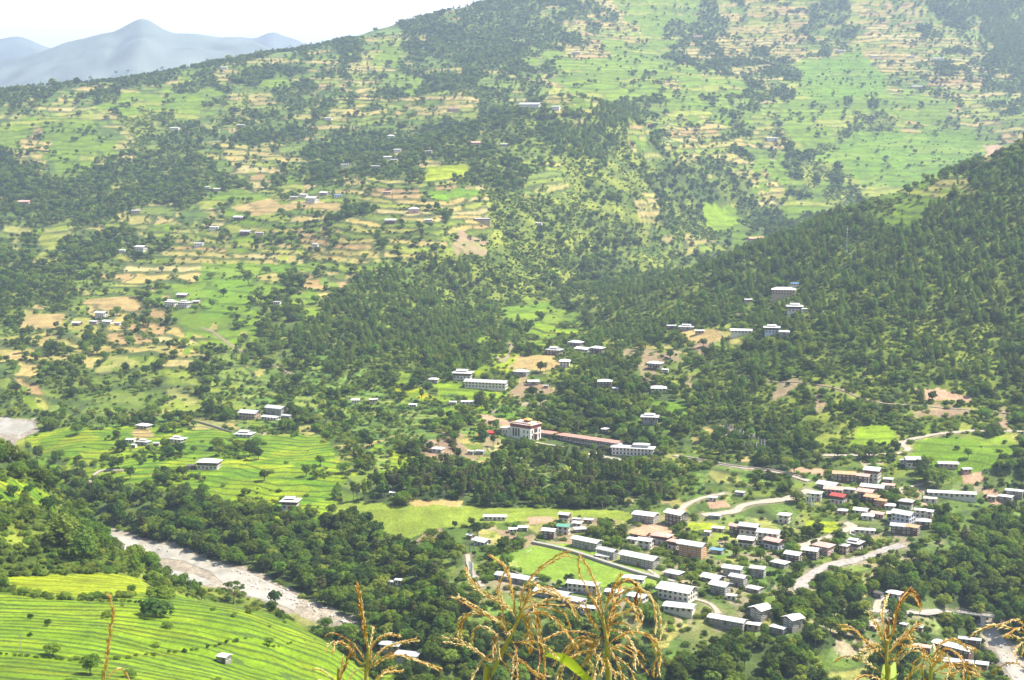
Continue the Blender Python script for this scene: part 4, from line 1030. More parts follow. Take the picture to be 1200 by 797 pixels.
for y in (-5, 5):
    for z in (2.2, 5.8): put(WINB, 'window', e, 11.05, y, z, 1.6, 1.9, math.pi/2)
put(WINB, 'balcony_window', e, 11.05, 0, 6.0, 5.0, 3.0, math.pi/2); put(DRT, 'door', e, 11.05, 0, 0, 4.2, 3.4, math.pi/2)
for y in (-2.6, 2.6):
    b = MB(); b.tube([(13.2, y, -3), (13.2, y, 3.9)], .3, 8); b.box(12.8, 13.6, y-.4, y+.4, 3.9, 4.3); b.build('porch_column', mRedBand, e)
b = MB(); b.box(11.2, 14, -3.6, 3.6, 4.3, 4.7); b.build('porch_roof', mPaint, e)
for (x, y, s, z) in ((2, 0, 1.0, 11.4), (-9.5, -6, .35, 10.55), (9.5, -6, .35, 10.55), (-9.5, 6, .35, 10.55), (9.5, 6, .35, 10.55)):
    g = MB(); g.box(x-2.2*s, x+2.2*s, y-2*s, y+2*s, z, z+1.6*s); g.build('pavilion', mRedBand, e)
    g = MB(); roof_hip(g, 4.6*s, 4.4*s, 1.1*s, 0, 1.3*s); g.v = [(a+x, c+y, d+z+1.6*s) for a, c, d in g.v]; g.tube([(x, y, z+2.7*s), (x, y, z+3.9*s), (x, y, z+4.6*s)], [.3*s, .22*s, .04], 6); g.build('golden_roof', mGold, e)
e = site(594, 511, -38, 'temple_annexe', 'small white annexe left of the white temple', 'annexe', 4)
b = MB(); b.box(-5, 5, -4, 4, -4, 5.2); b.build('wall', mWhite, e); b = MB(); b.box(-5.5, 5.5, -4.5, 4.5, 5.2, 5.7); b.build('roof', mPaint, e)
for x in (-3, 0, 3): put(WINB, 'window', e, x, -4.05, 3.4, 1.3, 1.5)
e = site(640, 521, -38, 'terrace_wall', 'stone terrace wall carrying the temple yard', 'wall', -4)
b = MB(); b.box(-26, 18, -1, .6, -7, 1.2); b.build('masonry', mStone, e); b = MB(); b.box(-26.1, 18.1, -1.15, .75, 1.2, 1.6); b.build('coping', mPaint, e)
# red roofed gallery
for o_ in bpy.data.objects:
    if o_.get('category') in ('temple', 'annexe'): o_.scale = (1, 1, 1.28)
e = site(677, 520, -36, 'monk_gallery', 'long two storey gallery with pinkish red roof right of the temple', 'gallery', 4)
HOUSES.append((e.location.x, e.location.y, 32, (e.location.z-3)/e.location.y, (e.location.z+6)/e.location.y, 14))
W_ = 43
b = MB(); b.box(-W_, W_, -2.2, 4, -8, 5.4); b.build('wall', mWhite, e)
b = MB(); b.box(-W_, W_, -4.4, -2.2, 2.55, 2.75); b.box(-W_, W_, -4.4, -2.2, -8, 0); b.box(-W_, W_, -4.45, -4.3, 3.4, 3.55); b.build('balcony', mTimber, e)
for k in range(29):
    b = MB(); b.box(-.16, .16, -.16, .16, -.5, 5.4); o = b.build('column', mWhite, e); o.location = (-W_+.5+k*3.04, -4.2, 0)
for k in range(28):
    for z in (1.4, 4.1): put(WINB, 'window', e, -W_+2+k*3.04, -2.25, z, 1.5, 1.6)
b = MB(); roof_gable(b, 2*W_, 9.2, .9, 5.4, 1.3); b.build('roof', mat('brick_red_roof', (.47, .24, .19), .7, scale=.9, var=.2), e)
e = site(742, 534, -14, 'monastery_guest_wing', 'white guest wing with raised pale roofs at the right end of the gallery', 'guest house', 5)
HOUSES.append((e.location.x, e.location.y, 19, (e.location.z-3)/e.location.y, (e.location.z+8)/e.location.y, 14))
b = MB(); b.box(-17, 17, -5, 5, -6, 6.2); b.build('wall', mWhite, e)
b = MB(); b.box(-17.1, 17.1, -5.1, 5.1, 3.0, 3.25); b.build('string_course', mRedBand, e)
for k in range(11):
    for z in (1.6, 4.8): put(WINB, 'window', e, -15.2+k*3.04, -5.05, z, 1.4, 1.6)
for z in (1.6, 4.8):
    for y in (-2.5, 2.5): put(WINB, 'window', e, 17.05, y, z, 1.4, 1.6, math.pi/2)
b = MB(); roof_hip(b, 14, 10, 1.2, 6.4, 1.4); b.v = [(x-10.5, y, z) for x, y, z in b.v]; b.build('roof', mMetal, e)
b = MB(); roof_hip(b, 20, 10, 1.3, 6.4, 1.4); b.v = [(x+7.5, y, z) for x, y, z in b.v]; b.build('roof', mMetal, e)
b = MB(); b.box(1.5, 13, -2.6, 2.6, 6.4, 9.0); b.build('upper_room', mWhite, e)
b = MB(); roof_hip(b, 12.5, 6, 1.1, 9.1, 1.2); b.v = [(x+7.2, y, z) for x, y, z in b.v]; b.build('raised_roof', mMetal, e)
e = site(775, 532, -10, 'gilded_shrine', 'small square shrine with golden two tiered roof', 'shrine')
b = MB(); b.box(-2, 2, -2, 2, -2, 3); b.build('wall', mWhite, e); b = MB(); roof_hip(b, 4, 4, 1.1, 3.1, 1.1); b.build('golden_roof', mGold, e)
b = MB(); roof_hip(b, 2, 2, .8, 4.7, .9); b.tube([(0, 0, 4.1), (0, 0, 4.8)], .9, 6); b.tube([(0, 0, 5.5), (0, 0, 6.6)], [.15, .03], 6); b.build('upper_roof', mGold, e)
for u, v, s, lb in ((566, 512, 1.0, 'red canvas tent with white front, left one below the bare bank'), (577, 509, .9, 'red canvas tent, right one below the bare bank'), (584, 508, .6, 'small red awning beside the temple annexe')):
    e = site(u, v, -20, 'festival_tent', lb, 'tent'); e['group'] = 'red tents by the temple'
    b = MB(); roof_gable(b, 8*s, 6*s, .4, 2.3*s, 1.5*s, .06); b.build('canopy', mTent, e); b = MB(); b.box(-3.8*s, 3.8*s, -2.8*s, 2.8*s, -1, 2.25*s); b.build('cloth_wall', mWhite if s == 1.0 else mTent, e)
for u, v in ((682, 538), (690, 536)):
    e = site(u, v, 10, 'stupa', 'whitewashed stupa in the paved yard under the gallery, '+('left one' if u < 685 else 'right one'), 'stupa')
    b = MB(); b.box(-2.2, 2.2, -2.2, 2.2, -1, .9); b.box(-1.7, 1.7, -1.7, 1.7, .9, 1.6); b.tube([(0, 0, 1.6), (0, 0, 2.4), (0, 0, 3.1), (0, 0, 3.6)], [1.1, 1.5, 1.2, .5], 12); b.build('dome', mWhite, e)
    b = MB(); b.tube([(0, 0, 3.5), (0, 0, 4.6), (0, 0, 5.6)], [.45, .3, .05], 8); b.build('spire', mGold, e)
# ------------------------------------------------------------------ walls, prayer flags, poles, mast, bridge, kerb stones
def wall_line(pix, h, th, label, m=mStone):
    pts = smooth_line(pix, 4.0); b = MB(); vs = []
    P2 = np.array(pts); d = np.gradient(P2, axis=0); d /= np.hypot(d[:, 0], d[:, 1])[:, None]+1e-9
    for i, (x, y) in enumerate(pts):
        z = float(gz2(x, y)); nx, ny = -d[i, 1]*th/2, d[i, 0]*th/2
        vs += [(x+nx, y+ny, z-1), (x-nx, y-ny, z-1), (x-nx, y-ny, z+h), (x+nx, y+ny, z+h)]
    n = len(pts); fs = [(3, 2, 1, 0), ((n-1)*4, (n-1)*4+1, (n-1)*4+2, (n-1)*4+3)]
    for i in range(n-1):
        for k in range(4): fs.append((i*4+k, i*4+(k+1) % 4, (i+1)*4+(k+1) % 4, (i+1)*4+k))
    b.add(vs, fs); tag(b.build('stone_wall', m), label, 'wall')
wall_line([(624,637),(652,643),(684,652),(720,664),(752,674),(790,684)], 1.8, 3.0, 'broad grey stone embankment between football field and school blocks')
wall_line([(596,669),(620,680),(650,690),(690,697)], 1.6, .8, 'dark stone wall along the lower edge of the football field')
wall_line([(218,492),(245,499),(272,507)], 1.6, .6, 'stone wall in front of the pale threshing ground')
wall_line([(1000,621),(996,627),(1012,632)], 1.4, .5, 'white garden wall beside the dirt loop', mWhite)
wall_line([(700,541),(740,543),(775,540)], 2.2, .8, 'maroon yard wall below the guest wing', mRedBand)
wall_line([(800,536),(850,545),(900,551),(940,560)], 1.2, .5, 'pale parapet of the channel road above the village', mPaint)
mCloth = [mat('white_flag_cloth', (.70, .68, .66), .9), mat('greyish_flag_cloth', (.45, .43, .46), .9), mat('pink_flag_cloth', (.55, .38, .40), .9)]
mPole = mat('weathered_pole', (.35, .32, .28), .8); fr_ = random.Random(8)
def flag(u, v, h, c, label, group):
    p = hit(u, v); p.z = float(gz2(p.x, p.y)); e = empty('prayer_flag', p, fr_.uniform(-.6, .6)); tag(e, label, 'prayer flag', group)
    b = MB(); b.tube([(0, 0, -.8), (0, 0, h)], [.09, .05], 6); b.build('pole', mPole, e)
    b = MB(); n = 10; vs = []
    for k in range(n+1):
        z = h*(.12+.85*k/n); w0 = .7+.12*math.sin(k*1.9); y = .12*math.sin(k*1.3)
        for yy in (-.02, .02): vs += [(.06, y*.3+yy, z), (.06+w0, y+yy, z)]
    fs = []
    for k in range(n):
        o = k*4; fs += [(o, o+1, o+5, o+4), (o+3, o+2, o+6, o+7), (o+1, o+3, o+7, o+5), (o+2, o, o+4, o+6)]
    fs += [(0, 2, 3, 1), (n*4, n*4+1, n*4+3, n*4+2)]
    b.add(vs, fs); b.build('flag_cloth', mCloth[c], e)
G1 = 'prayer flags in a row on the wooded slope above the village'
for k in range(26):
    flag(848+k*1.95+fr_.uniform(-1, 1), 506+k*.88+fr_.uniform(-1.5, 3), fr_.uniform(7.5, 10.5), k % 3, 'tall prayer flag in the long row on the slope above the channel road', G1)
for k in range(5): flag(872+k*3.5, 528+fr_.uniform(-1, 3), 9, k % 2, 'prayer flag standing just below the long row of flags', 'prayer flags below the long row')
for k in range(4): flag(548.5+k*1.7, 676+k*1.2, 11, 0, 'tall white prayer flag in the group by the grassy path', 'white prayer flags by the grassy path')
for k in range(4): flag(944+k*3, 592+k*1.0, 9, 0, 'white prayer flag at the left edge of the village core', 'prayer flags at the village core')
for k in range(3): flag(545+k*5, 648-k, 8, 1, 'prayer flag among the hedges left of the football field', 'prayer flags left of the football field')
def pole(u, v, h, label):
    p = hit(u, v); p.z = float(gz2(p.x, p.y)); e = empty('utility_pole', p); tag(e, label, 'utility pole', 'utility poles')
    b = MB(); b.tube([(0, 0, -.8), (0, 0, h)], [.16, .10], 6); b.build('post', mPole, e); b = MB(); b.box(-.9, .9, -.07, .07, h-.8, h-.62); b.build('crossarm', mPole, e)
for u, v, h, lb in ((834, 606, 9, 'utility pole beside the dirt road curve'), (861, 713, 12, 'tall utility pole by the flower garden'), (24, 762, 7, 'thin pole in the near paddies at lower left'), (905, 545, 8, 'utility pole on the channel road'), (1012, 666, 8, 'utility pole on the wide village road'),
                    (766, 676, 9, 'utility pole by the right school block'), (1018, 622, 8, 'utility pole above the white wall'), (706, 600, 8, 'utility pole at the meadow edge under the tall wood')): pole(u, v, h, lb)
p = hit(992, 300); p.z = float(gz2(p.x, p.y)); e = empty('radio_mast', p); tag(e, 'thin lattice radio mast on the ridge of the right hill', 'radio mast')
mSteel = mat('galvanised_steel', (.45, .47, .50), .5)
b = MB()
for x, y in ((-1, -1), (1, -1), (0, 1)): b.tube([(x*1.3, y*1.3, -1), (x*.25, y*.25, 34)], .12, 4)
for k in range(11):
    s = 1.3-1.05*k/11; s2 = 1.3-1.05*(k+1)/11; z, z2 = k*3.1, (k+1)*3.1
    b.tube([(-s, -s, z), (s2, -s2, z2)], .06, 4); b.tube([(s, -s, z), (0, s2, z2)], .06, 4); b.tube([(0, s, z), (-s2, -s2, z2)], .06, 4)
b.build('lattice', mSteel, e); b = MB(); b.tube([(.4, -.5, 30), (.4, -.9, 30)], [.7, .7], 10); b.tube([(-.4, -.5, 26), (-.4, -.9, 26)], [.6, .6], 10); b.build('dish', mWhite, e)
b = MB(); b.box(2.5, 5.5, -1.5, 1.5, -1, 2.6); b.build('equipment_cabin', mWhite, e)
# bridge
a_, b_ = hit(1128, 720), hit(1190, 727); z_ = max(a_.z, b_.z)+1.2; L_ = math.hypot(b_.x-a_.x, b_.y-a_.y); ang = math.atan2(b_.y-a_.y, b_.x-a_.x)
e = empty('road_bridge', ((a_.x+b_.x)/2, (a_.y+b_.y)/2, z_), ang); tag(e, 'concrete road bridge over the white mountain stream', 'bridge')
mConc = mat('bridge_concrete', (.42, .40, .37), .9, scale=.6)
b = MB(); b.box(-L_/2-4, L_/2+4, -2.6, 2.6, -.9, 0); b.build('deck', mConc, e)
b = MB(); b.box(-L_/2-4, L_/2+4, -2.1, 2.1, .01, .06); b.build('carriageway', mTar, e)
for s in (-1, 1):
    b = MB(); b.box(-L_/2-4, L_/2+4, s*2.45-.1, s*2.45+.1, .95, 1.1); b.box(-L_/2-4, L_/2+4, s*2.45-.07, s*2.45+.07, .5, .6)
    for k in range(16): x = -L_/2-3.5+k*(L_+7)/15; b.box(x-.12, x+.12, s*2.45-.12, s*2.45+.12, 0, .95)
    b.build('railing', mConc, e)
for x in (-L_*.10, L_*.26):
    b = MB(); b.box(x-1.3, x+1.3, -2.8, 2.8, -9, -.9); b.box(x-1.8, x+1.8, -3.0, 3.0, -.9-.5, -.9); b.build('pier', mat('pale_pier', (.60, .58, .54), .9), e)
for k in range(22):
    u = 996+k*5.0; v = 716.5+k*.28
    p = hit(u, v); p.z = float(gz2(p.x, p.y)); b = MB(); b.box(-.28, .28, -.22, .22, -.4, .75); b.box(-.2, .2, -.16, .16, .75, .9)
    o = b.build('kerb_stone', mWhite); o.location = p; tag(o, 'white kerb stone in the row along the valley road', 'kerb stone', 'white kerb stones along the valley road')
# boulders in the river bed
rb = random.Random(21); mRock = mat('pale_river_rock', (.46, .41, .36), .9, scale=.8, var=.25, bump=.4)
def rock_mesh(seed):
    bm = bmesh.new(); bmesh.ops.create_icosphere(bm, subdivisions=3, radius=1); r = random.Random(seed); ax = [Vector((r.gauss(0, 1), r.gauss(0, 1), r.gauss(0, 1))).normalized() for _ in range(9)]
    for v in bm.verts:
        d = v.co.normalized(); f = 1.0
        for a in ax: f -= max(0, d.dot(a)-.62)*.75
        v.co = Vector((d.x*f*1.25, d.y*f, d.z*f*.7))
    me = bpy.data.meshes.new('boulder'); bm.to_mesh(me); bm.free(); me.materials.append(mRock); return me
RK = [rock_mesh(k) for k in range(4)]
def boulders(n, line, spread, smin, smax, label, group):
    for k in range(n):
        t = rb.random()*(len(line)-1); i = int(t); f = t-i; u = line[i][0]*(1-f)+line[i+1][0]*f+rb.gauss(0, spread); v = line[i][1]*(1-f)+line[i+1][1]*f+rb.gauss(0, spread*.3)
        p = hit(u, v); s = rb.uniform(smin, smax); p.z = float(gz2(p.x, p.y))+s*.2
        o = link(bpy.data.objects.new('boulder', RK[k % 4])); o.location = p; o.scale = (s, s, s); o.rotation_euler = (rb.uniform(-.3, .3), rb.uniform(-.3, .3), rb.random()*6); tag(o, label, 'boulder', group)
boulders(110, [(290,682),(330,698),(370,712),(410,730),(438,748)], 7, .35, 1.3, 'pale boulder strewn over the dry lower river bed', 'boulders on the dry river bed')
boulders(40, [(150,636),(220,651),(290,674),(340,692)], 2, .4, 1.2, 'boulder on the far bank of the pale river', 'boulders along the far river bank')
boulders(30, [(1148,726),(1162,748),(1176,770),(1196,795)], 5, .4, 1.4, 'boulder in the white mountain stream', 'boulders in the mountain stream')
# football goals
for (u, v, rz, lb) in ((620, 650, 1.1, 'white football goal at the upper left end of the field'), (752, 683, 1.1, 'white football goal at the right end of the field')):
    e = site(u, v, math.degrees(rz), 'football_goal', lb, 'goal'); b = MB(); b.tube([(-3.6, 0, -.2), (-3.6, 0, 2.4)], .08, 6); b.tube([(3.6, 0, -.2), (3.6, 0, 2.4)], .08, 6); b.build('post', mWhite, e); b = MB(); b.tube([(-3.6, 0, 2.4), (3.6, 0, 2.4)], .08, 6); b.build('crossbar', mWhite, e)
# ------------------------------------------------------------------ trees
def leafmat(nm, c, c2, rnd=.3): return mat(nm, c, .75, scale=.35, col2=c2, transl=.45, rnd=rnd, spec=.2)
LM = {'dark': leafmat('dark_leaves', (.045, .088, .013), (.085, .145, .02)), 'mid': leafmat('green_leaves', (.090, .165, .014), (.170, .255, .026)),
      'light': leafmat('light_leaves', (.15, .22, .026), (.23, .30, .038)), 'pine': leafmat('pine_needles', (.100, .175, .024), (.180, .265, .040), .25),
      'tall': leafmat('olive_leaves', (0.102, 0.128, 0.033), (0.174, 0.182, 0.055), .25), 'bush': leafmat('bush_leaves', (0.116, 0.189, 0.024), (0.225, 0.297, 0.042), .35)}
mBark = mat('grey_brown_bark', (.16, .12, .09), .95, scale=2)
def quads(cen, nrm, size, rs):
    n = len(cen); a = rs.normal(size=(n, 3)); a -= nrm*(a*nrm).sum(1)[:, None]; a /= np.linalg.norm(a, axis=1)[:, None]+1e-9
    b = np.cross(nrm, a); s1 = size*(.7+.6*rs.random(n))[:, None]; s2 = s1*(.5+.5*rs.random(n))[:, None]
    bend = nrm*s1*.25
    v = np.stack([cen-a*s1, cen-b*s2+bend, cen+a*s1, cen+b*s2+bend], 1).reshape(-1, 3)
    return v, np.arange(4*n).reshape(-1, 4)
def leaf_mesh(name, cen, nrm, size, rs, m):
    v, f = quads(cen, nrm, size, rs); me = bpy.data.meshes.new(name)
    me.from_pydata(v.tolist(), [], f.tolist()); me.materials.append(m); me.update(); return me
def on_lobes(lobes, n, rs):
    w_ = np.array([l[3]*l[4] for l in lobes]); w_ = w_/w_.sum(); idx = rs.choice(len(lobes), n, p=w_)
    L_ = np.array(lobes)[idx]; d = rs.normal(size=(n, 3)); d /= np.linalg.norm(d, axis=1)[:, None]
    d[:, 2] = np.where(d[:, 2] < -.35, -d[:, 2], d[:, 2])
    k = .82+.22*rs.random(n)
    c = L_[:, :3]+d*np.stack([L_[:, 3], L_[:, 3], L_[:, 4]], 1)*k[:, None]
    nr = d+rs.normal(size=(n, 3))*.28+np.array([0, 0, .25]); nr /= np.linalg.norm(nr, axis=1)[:, None]
    return c, nr
def broad(seed, R, h, base, m, n=950, size=.42, lobes=13):
    rs = np.random.default_rng(seed); lo = []
    for k in range(lobes):
        an = k*2.4+rs.random()*.6; q = k/lobes; rr = R*(.62*math.sin(min(1, q*1.25+.12)*math.pi*.78)+.05)
        z = base+(h-base)*(.22+.60*q); r = R*(.36+.16*rs.random())*(1-.25*q)
        lo.append((rr*math.cos(an), rr*math.sin(an), z, r, r*.78))
    c, nr = on_lobes(lo, n, rs); me = leaf_mesh('crown', c, nr, size, rs, m)
    b = MB(); b.tube([(0,0,-1.2),(.05,.0,base*.5),(.1,.08,base+.3),(.05,0,h*.62)], [R*.085, R*.065, R*.05, R*.02], 6)
    for l in lo[1:9:2]: b.tube([(.08,.05,base*.9),(l[0]*.5, l[1]*.5, (base+l[2])*.52),(l[0]*.9, l[1]*.9, l[2])], [R*.035, R*.025, R*.012], 4)
    return me, b.mesh('trunk', mBark)
def pine(seed, R, h, m, n=900):
    rs = np.random.default_rng(seed); cs = []; ns = []
    wh = 13
    for k in range(wh):
        q = k/(wh-1); z = h*(.22+.76*q); r = R*(1-q**2.4)**.8*(.8+.4*rs.random())+.35
        for j in range(6):
            an = j*1.047+k*.9+rs.random()*.4; mcount = max(4, int(n/wh/6*(1.5-q)))
            t = rs.random(mcount)**.6; rad = t*r
            x = rad*math.cos(an)+rs.normal(size=mcount)*.28; y = rad*math.sin(an)+rs.normal(size=mcount)*.28
            zz = z+t*r*.12+rs.normal(size=mcount)*.3
            cs.append(np.stack([x, y, zz], 1)); d = np.stack([np.cos(an)*.5+0*x, np.sin(an)*.5+0*x, .8+0*x], 1)+rs.normal(size=(mcount, 3))*.5
            ns.append(d/np.linalg.norm(d, axis=1)[:, None])
    me = leaf_mesh('crown', np.concatenate(cs), np.concatenate(ns), .42, rs, m)
    b = MB(); b.tube([(0,0,-1.5),(0,0,h*.3),(.06,.03,h*.7),(.05,0,h*.97)], [.26, .2, .11, .03], 6)
    for k in range(4): an = k*1.7; z = h*(.3+.12*k); b.tube([(0,0,z),(R*.7*math.cos(an),R*.7*math.sin(an),z+.5)], [.06, .02], 4)
    return me, b.mesh('trunk', mBark)
def bushm(seed, R, h, m, n=300):
    rs = np.random.default_rng(seed); lo = [(R*.45*math.cos(k*2.2), R*.45*math.sin(k*2.2), h*(.35+.1*(k % 3)), R*(.5+.15*rs.random()), h*.45) for k in range(5)]
    c, nr = on_lobes(lo, n, rs); me = leaf_mesh('crown', c, nr, .26, rs, m)
    b = MB(); b.tube([(0,0,-.6),(0,0,h*.5)], [.09, .04], 5); b.tube([(0,0,0),(R*.3,.1,h*.45)], [.05, .02], 4); return me, b.mesh('trunk', mBark)
PROTO = {'broadleaf_tree': [broad(1, 4.6, 8.5, 2.2, LM['dark']), broad(2, 4.0, 9.5, 2.6, LM['mid']), broad(3, 5.2, 8.0, 1.8, LM['mid'], 1100), broad(4, 4.2, 7.5, 1.8, LM['light']), broad(5, 3.6, 9.0, 2.5, LM['dark'])],
         'pine_tree': [pine(11, 2.9, 12.5, LM['pine']), pine(12, 3.4, 11, LM['pine']), pine(13, 2.6, 13.5, LM['pine']), pine(14, 3.2, 10.5, LM['mid'])],
         'bush': [bushm(21, 1.7, 1.9, LM['bush']), bushm(22, 2.1, 1.7, LM['mid']), bushm(23, 1.4, 2.1, LM['dark']), bushm(24, 1.9, 1.8, LM['light'])],
         'tall_tree': [broad(31, 2.9, 15, 4.5, LM['tall'], 1000, .42, 15), broad(32, 2.5, 17, 5.5, LM['mid'], 1000, .42, 15), broad(33, 3.2, 14, 4.0, LM['dark'], 1000, .42, 14)]}
HT = {'broadleaf_tree': 8.6, 'pine_tree': 14, 'bush': 1.9, 'tall_tree': 15}
# density per square metre by land cover: broadleaf, pine, bush
DENS = {'B': (1/46, 0, 1/60), 'P': (1/420, 1/72, 1/24), 'p': (1/900, 1/150, 1/34), 'S': (1/420, 1/1500, 1/10), 's': (1/900, 1/3000, 1/20), 'R': (1/9000, 0, 1/900),
        'r': (1/900, 1/3000, 1/110), 'y': (1/900, 0, 1/200), 'G': (1/9000, 0, 1/2500), 'g': (1/1100, 0, 1/260), 'T': (1/3500, 0, 1/900), 't': (1/1200, 0, 1/500),
        'm': (1/140, 1/1500, 1/90), 'D': (1/3000, 0, 1/300), 'V': (1/150, 1/3000, 1/18), 'W': (0, 0, 1/300), 'F': (0, 0, 0)}
tb = np.zeros(GX.shape); tp = np.zeros(GX.shape); tbu = np.zeros(GX.shape)
for c, (a_, b_, c_) in DENS.items():
    mk = CLS == ord(c); tb[mk] = a_; tp[mk] = b_; tbu[mk] = c_
clump = fbm(GX/38, GY/48, 121, 3)
mm_ = is_('m'); tb[mm_] = np.where(n1[mm_] > .05, 1/64, 1/1500); tbu[mm_] = np.where(n1[mm_] > .02, 1/90, 1/220)
nbw = is_('B') & (GD < 1120); tb[nbw] = 1/30
spp = is_('P') & (PU < 620); tp[spp] = 1/112; tbu[spp] = 1/20
lowp = is_('P') & (PU > 780) & (PV > 300+(PU-780)*.25+clump*60); tp[lowp] = np.where(clump[lowp] > .05, 1/110, 1/300); tbu[lowp] = 1/15; tb[lowp] = 1/600
nb2 = is_('s') & (GD < 900); tb[nb2] = 1/75; tbu[nb2] = 1/10
fb = is_('B') & (GD > 1450); tb[fb] = np.where(clump[fb] > .08, 1/200, 1/78); tbu[fb] = 1/70
for s, lo_, hi_ in (('Vrgts', .15, 2.6), ('S', .4, 1.7), ('p', .3, 1.8), ('B', .8, 1.1)):
    mk = is_(s); f = np.where(clump > .08, hi_, lo_); tb[mk] *= f[mk]; tbu[mk] *= (np.where(clump > 0, 1.5, .5))[mk]
farmE = (edge < .07) & is_('TtmgG'); tbu[farmE] += 1/26*np.where(clump[farmE] > .06, 1, .06); tb[farmE] += np.where(clump[farmE] > .16, 1/130, 1/4000)
frr = terr-np.floor(terr); rr_ = is_('r') & (frr > .7); tbu[rr_] += 1/30
far_ = GD > 2400; tbu[far_ & is_('TtmRr')] *= .3; tbu[far_ & is_('Gg')] *= .12; tbu[far_ & is_('SsBPp')] *= .8                        # low scrub is lost in the distance
tb[far_ & is_('Tt')] *= 1.5
blk = (PATCHID > 0) | BEDM
mb = is_('B') & (PV > 415) & (PV < 500) & (PU < 620); tb[mb] *= .55; tbu[mb] = 1/28
rh_ = is_('R') & (GD > 900); tbu[rh_] = np.where(clump[rh_] > .22, 1/40, 1/1500); tb[rh_] = np.where(clump[rh_] > .28, 1/160, 1/9000)
tb[blk] = 0; tp[blk] = 0; tbu[blk] = 0
gf = PATCHID == 3; tb[gf] = 1/2500; tbu[gf] = 1/900
rdm = ROADD < 3.5; tb[rdm] *= .04; tp[rdm] = 0; tbu[ROADD < 1] = 0
nr_ = (GD < 900) & is_('R'); tb[nr_] = 0; tbu[nr_] = 1/1600
nogo = (GD < 520) | (GD > 5900); tb[nogo] = 0; tp[nogo] = 0; tbu[nogo] = 0
tall_zone = (PU > 395) & (PU < 775) & (PV > 520) & (PV < 592) & (CLS == ord('B')) & (GD < 1350)
dAa = np.gradient(A0); dDd = np.gradient(D0)
AREA = (dAa[None, :]*GD)*dDd[:, None]
inview = (np.abs(GA) < .40) & VISN
def scatter(dens, seed):
    rs = np.random.default_rng(seed); lam = np.where(inview, dens*AREA, 0); cnt = rs.poisson(lam); i, j = np.nonzero(cnt)
    rep = cnt[i, j]; i = np.repeat(i, rep); j = np.repeat(j, rep)
    a = A0[j]+(rs.random(len(i))-.5)*dAa[j]; D = D0[i]+(rs.random(len(i))-.5)*dDd[i]
    x = a*D; y = D; return x, y, i, j
TREES = {}
HA = np.array(HOUSES)
def clear_of_houses(x, y, h):
    """houses stand in clearings: nothing inside their walls, nothing tall just in front of them"""
    z = gz(x, y); keep = np.ones(len(x), bool); a = x/y; top = (z+h)/y
    for hx, hy, hw, t0, t1, rad in HA:
        near = np.abs(y-hy) < 160
        idx = np.nonzero(near & keep)[0]
        if not len(idx): continue
        X, Y = x[idx], y[idx]
        bad = np.hypot(X-hx, Y-hy) < rad+1.5+h[idx]*.12
        fr = (Y < hy) & (np.abs(a[idx]-hx/hy) < (hw+.6+h[idx]*.28)/hy) & (top[idx] > t0+(t1-t0)*.25) & (Y > hy-160)
        keep[idx[bad | fr]] = False
    return keep
def collect(kind, dens, seed, smin, smax, small_far=True):
    x, y, i, j = scatter(dens, seed); rs = np.random.default_rng(seed+1); n = len(x)
    s = smin+(smax-smin)*rs.random(n)**1.3
    k = clear_of_houses(x, y, HT[kind]*s); x, y, s, i, j = x[k], y[k], s[k], i[k], j[k]
    z = gz2(x, y)
    c = rs.integers(0, len(PROTO[kind]), len(x)); r = rs.random(len(x))*6.283
    TREES[kind] = dict(x=x, y=y, z=z, s=s, v=c, r=r, cls=CLS[i, j], u=PU[i, j], w=PV[i, j])
collect('broadleaf_tree', np.where(tall_zone, tb*.4, tb), 201, .62, 1.35)
collect('tall_tree', np.where(tall_zone, tb*.8, tb*.03*is_('BPm')), 203, .7, 1.1)
collect('pine_tree', tp, 205, .6, 1.1)
collect('bush', tbu, 207, .55, 1.7)
for k_, d_ in TREES.items(): print('trees', k_, len(d_['x']))

def tree(kind, v, loc, s, r, label, group=None, cat=None, sx=None):
    e = empty(kind, loc, r, s)
    if sx: e.scale = (s*sx, s*sx, s)
    tag(e, label, cat or {'bush': 'bush', 'pine_tree': 'pine tree'}.get(kind, 'tree'), group)
    cr, tk = PROTO[kind][v]
    link(bpy.data.objects.new('crown', cr), e); link(bpy.data.objects.new('trunk', tk), e); return e
def zone(u, v, kind):
    if v > 640 and u < 440 and u < 130+ (v-640)*2.2: return 'on the near hillside left of the river'
    if u < 190 and v > 560 and v > 540+u*.55: return 'on the near hillside left of the river'
    if u < 400 and v < 700 and v > 540: return 'in the wooded bank above the pale river'
    if u < 560 and v >= 590: return 'in the wood between river bend and football field'
    if 395 < u < 790 and 515 < v < 595: return 'in the tall wood below the monastery'
    if u > 930 and v > 600: return 'in the dark wood right of the wide village road'
    if v > 720: return 'in the dark wood at the lower edge, behind the maize'
    if u > 780 and v > 560: return 'among the village houses on the right'
    if v > 590: return 'around the school and football field'
    if u > 780: return 'on the slope above the village road'
    if u < 400: return 'around the left paddies'
    return 'on the terraces around the monastery'
ADJ = {'broadleaf_tree': ['dark round broadleaf tree', 'mid green broadleaf tree', 'wide spreading green tree', 'light green leafy tree', 'dark narrow broadleaf tree'],
       'pine_tree': ['dark green pine', 'broad green pine', 'slender tall pine', 'light green pine'], 'bush': ['green bush', 'low spreading bush', 'dark upright bush', 'light green bush'],
       'tall_tree': ['tall olive coloured tree', 'tall green tree', 'tall dark tree']}
STUFFN = {'broadleaf_tree': ('broadleaf_forest', 'broadleaf woods and tree clumps covering the slopes'), 'pine_tree': ('pine_forest', 'pine woods covering the hill sides'),
          'bush': ('undergrowth', 'scrub and bushes scattered over the slopes'), 'tall_tree': ('tall_forest', 'tall trees standing in the woods')}
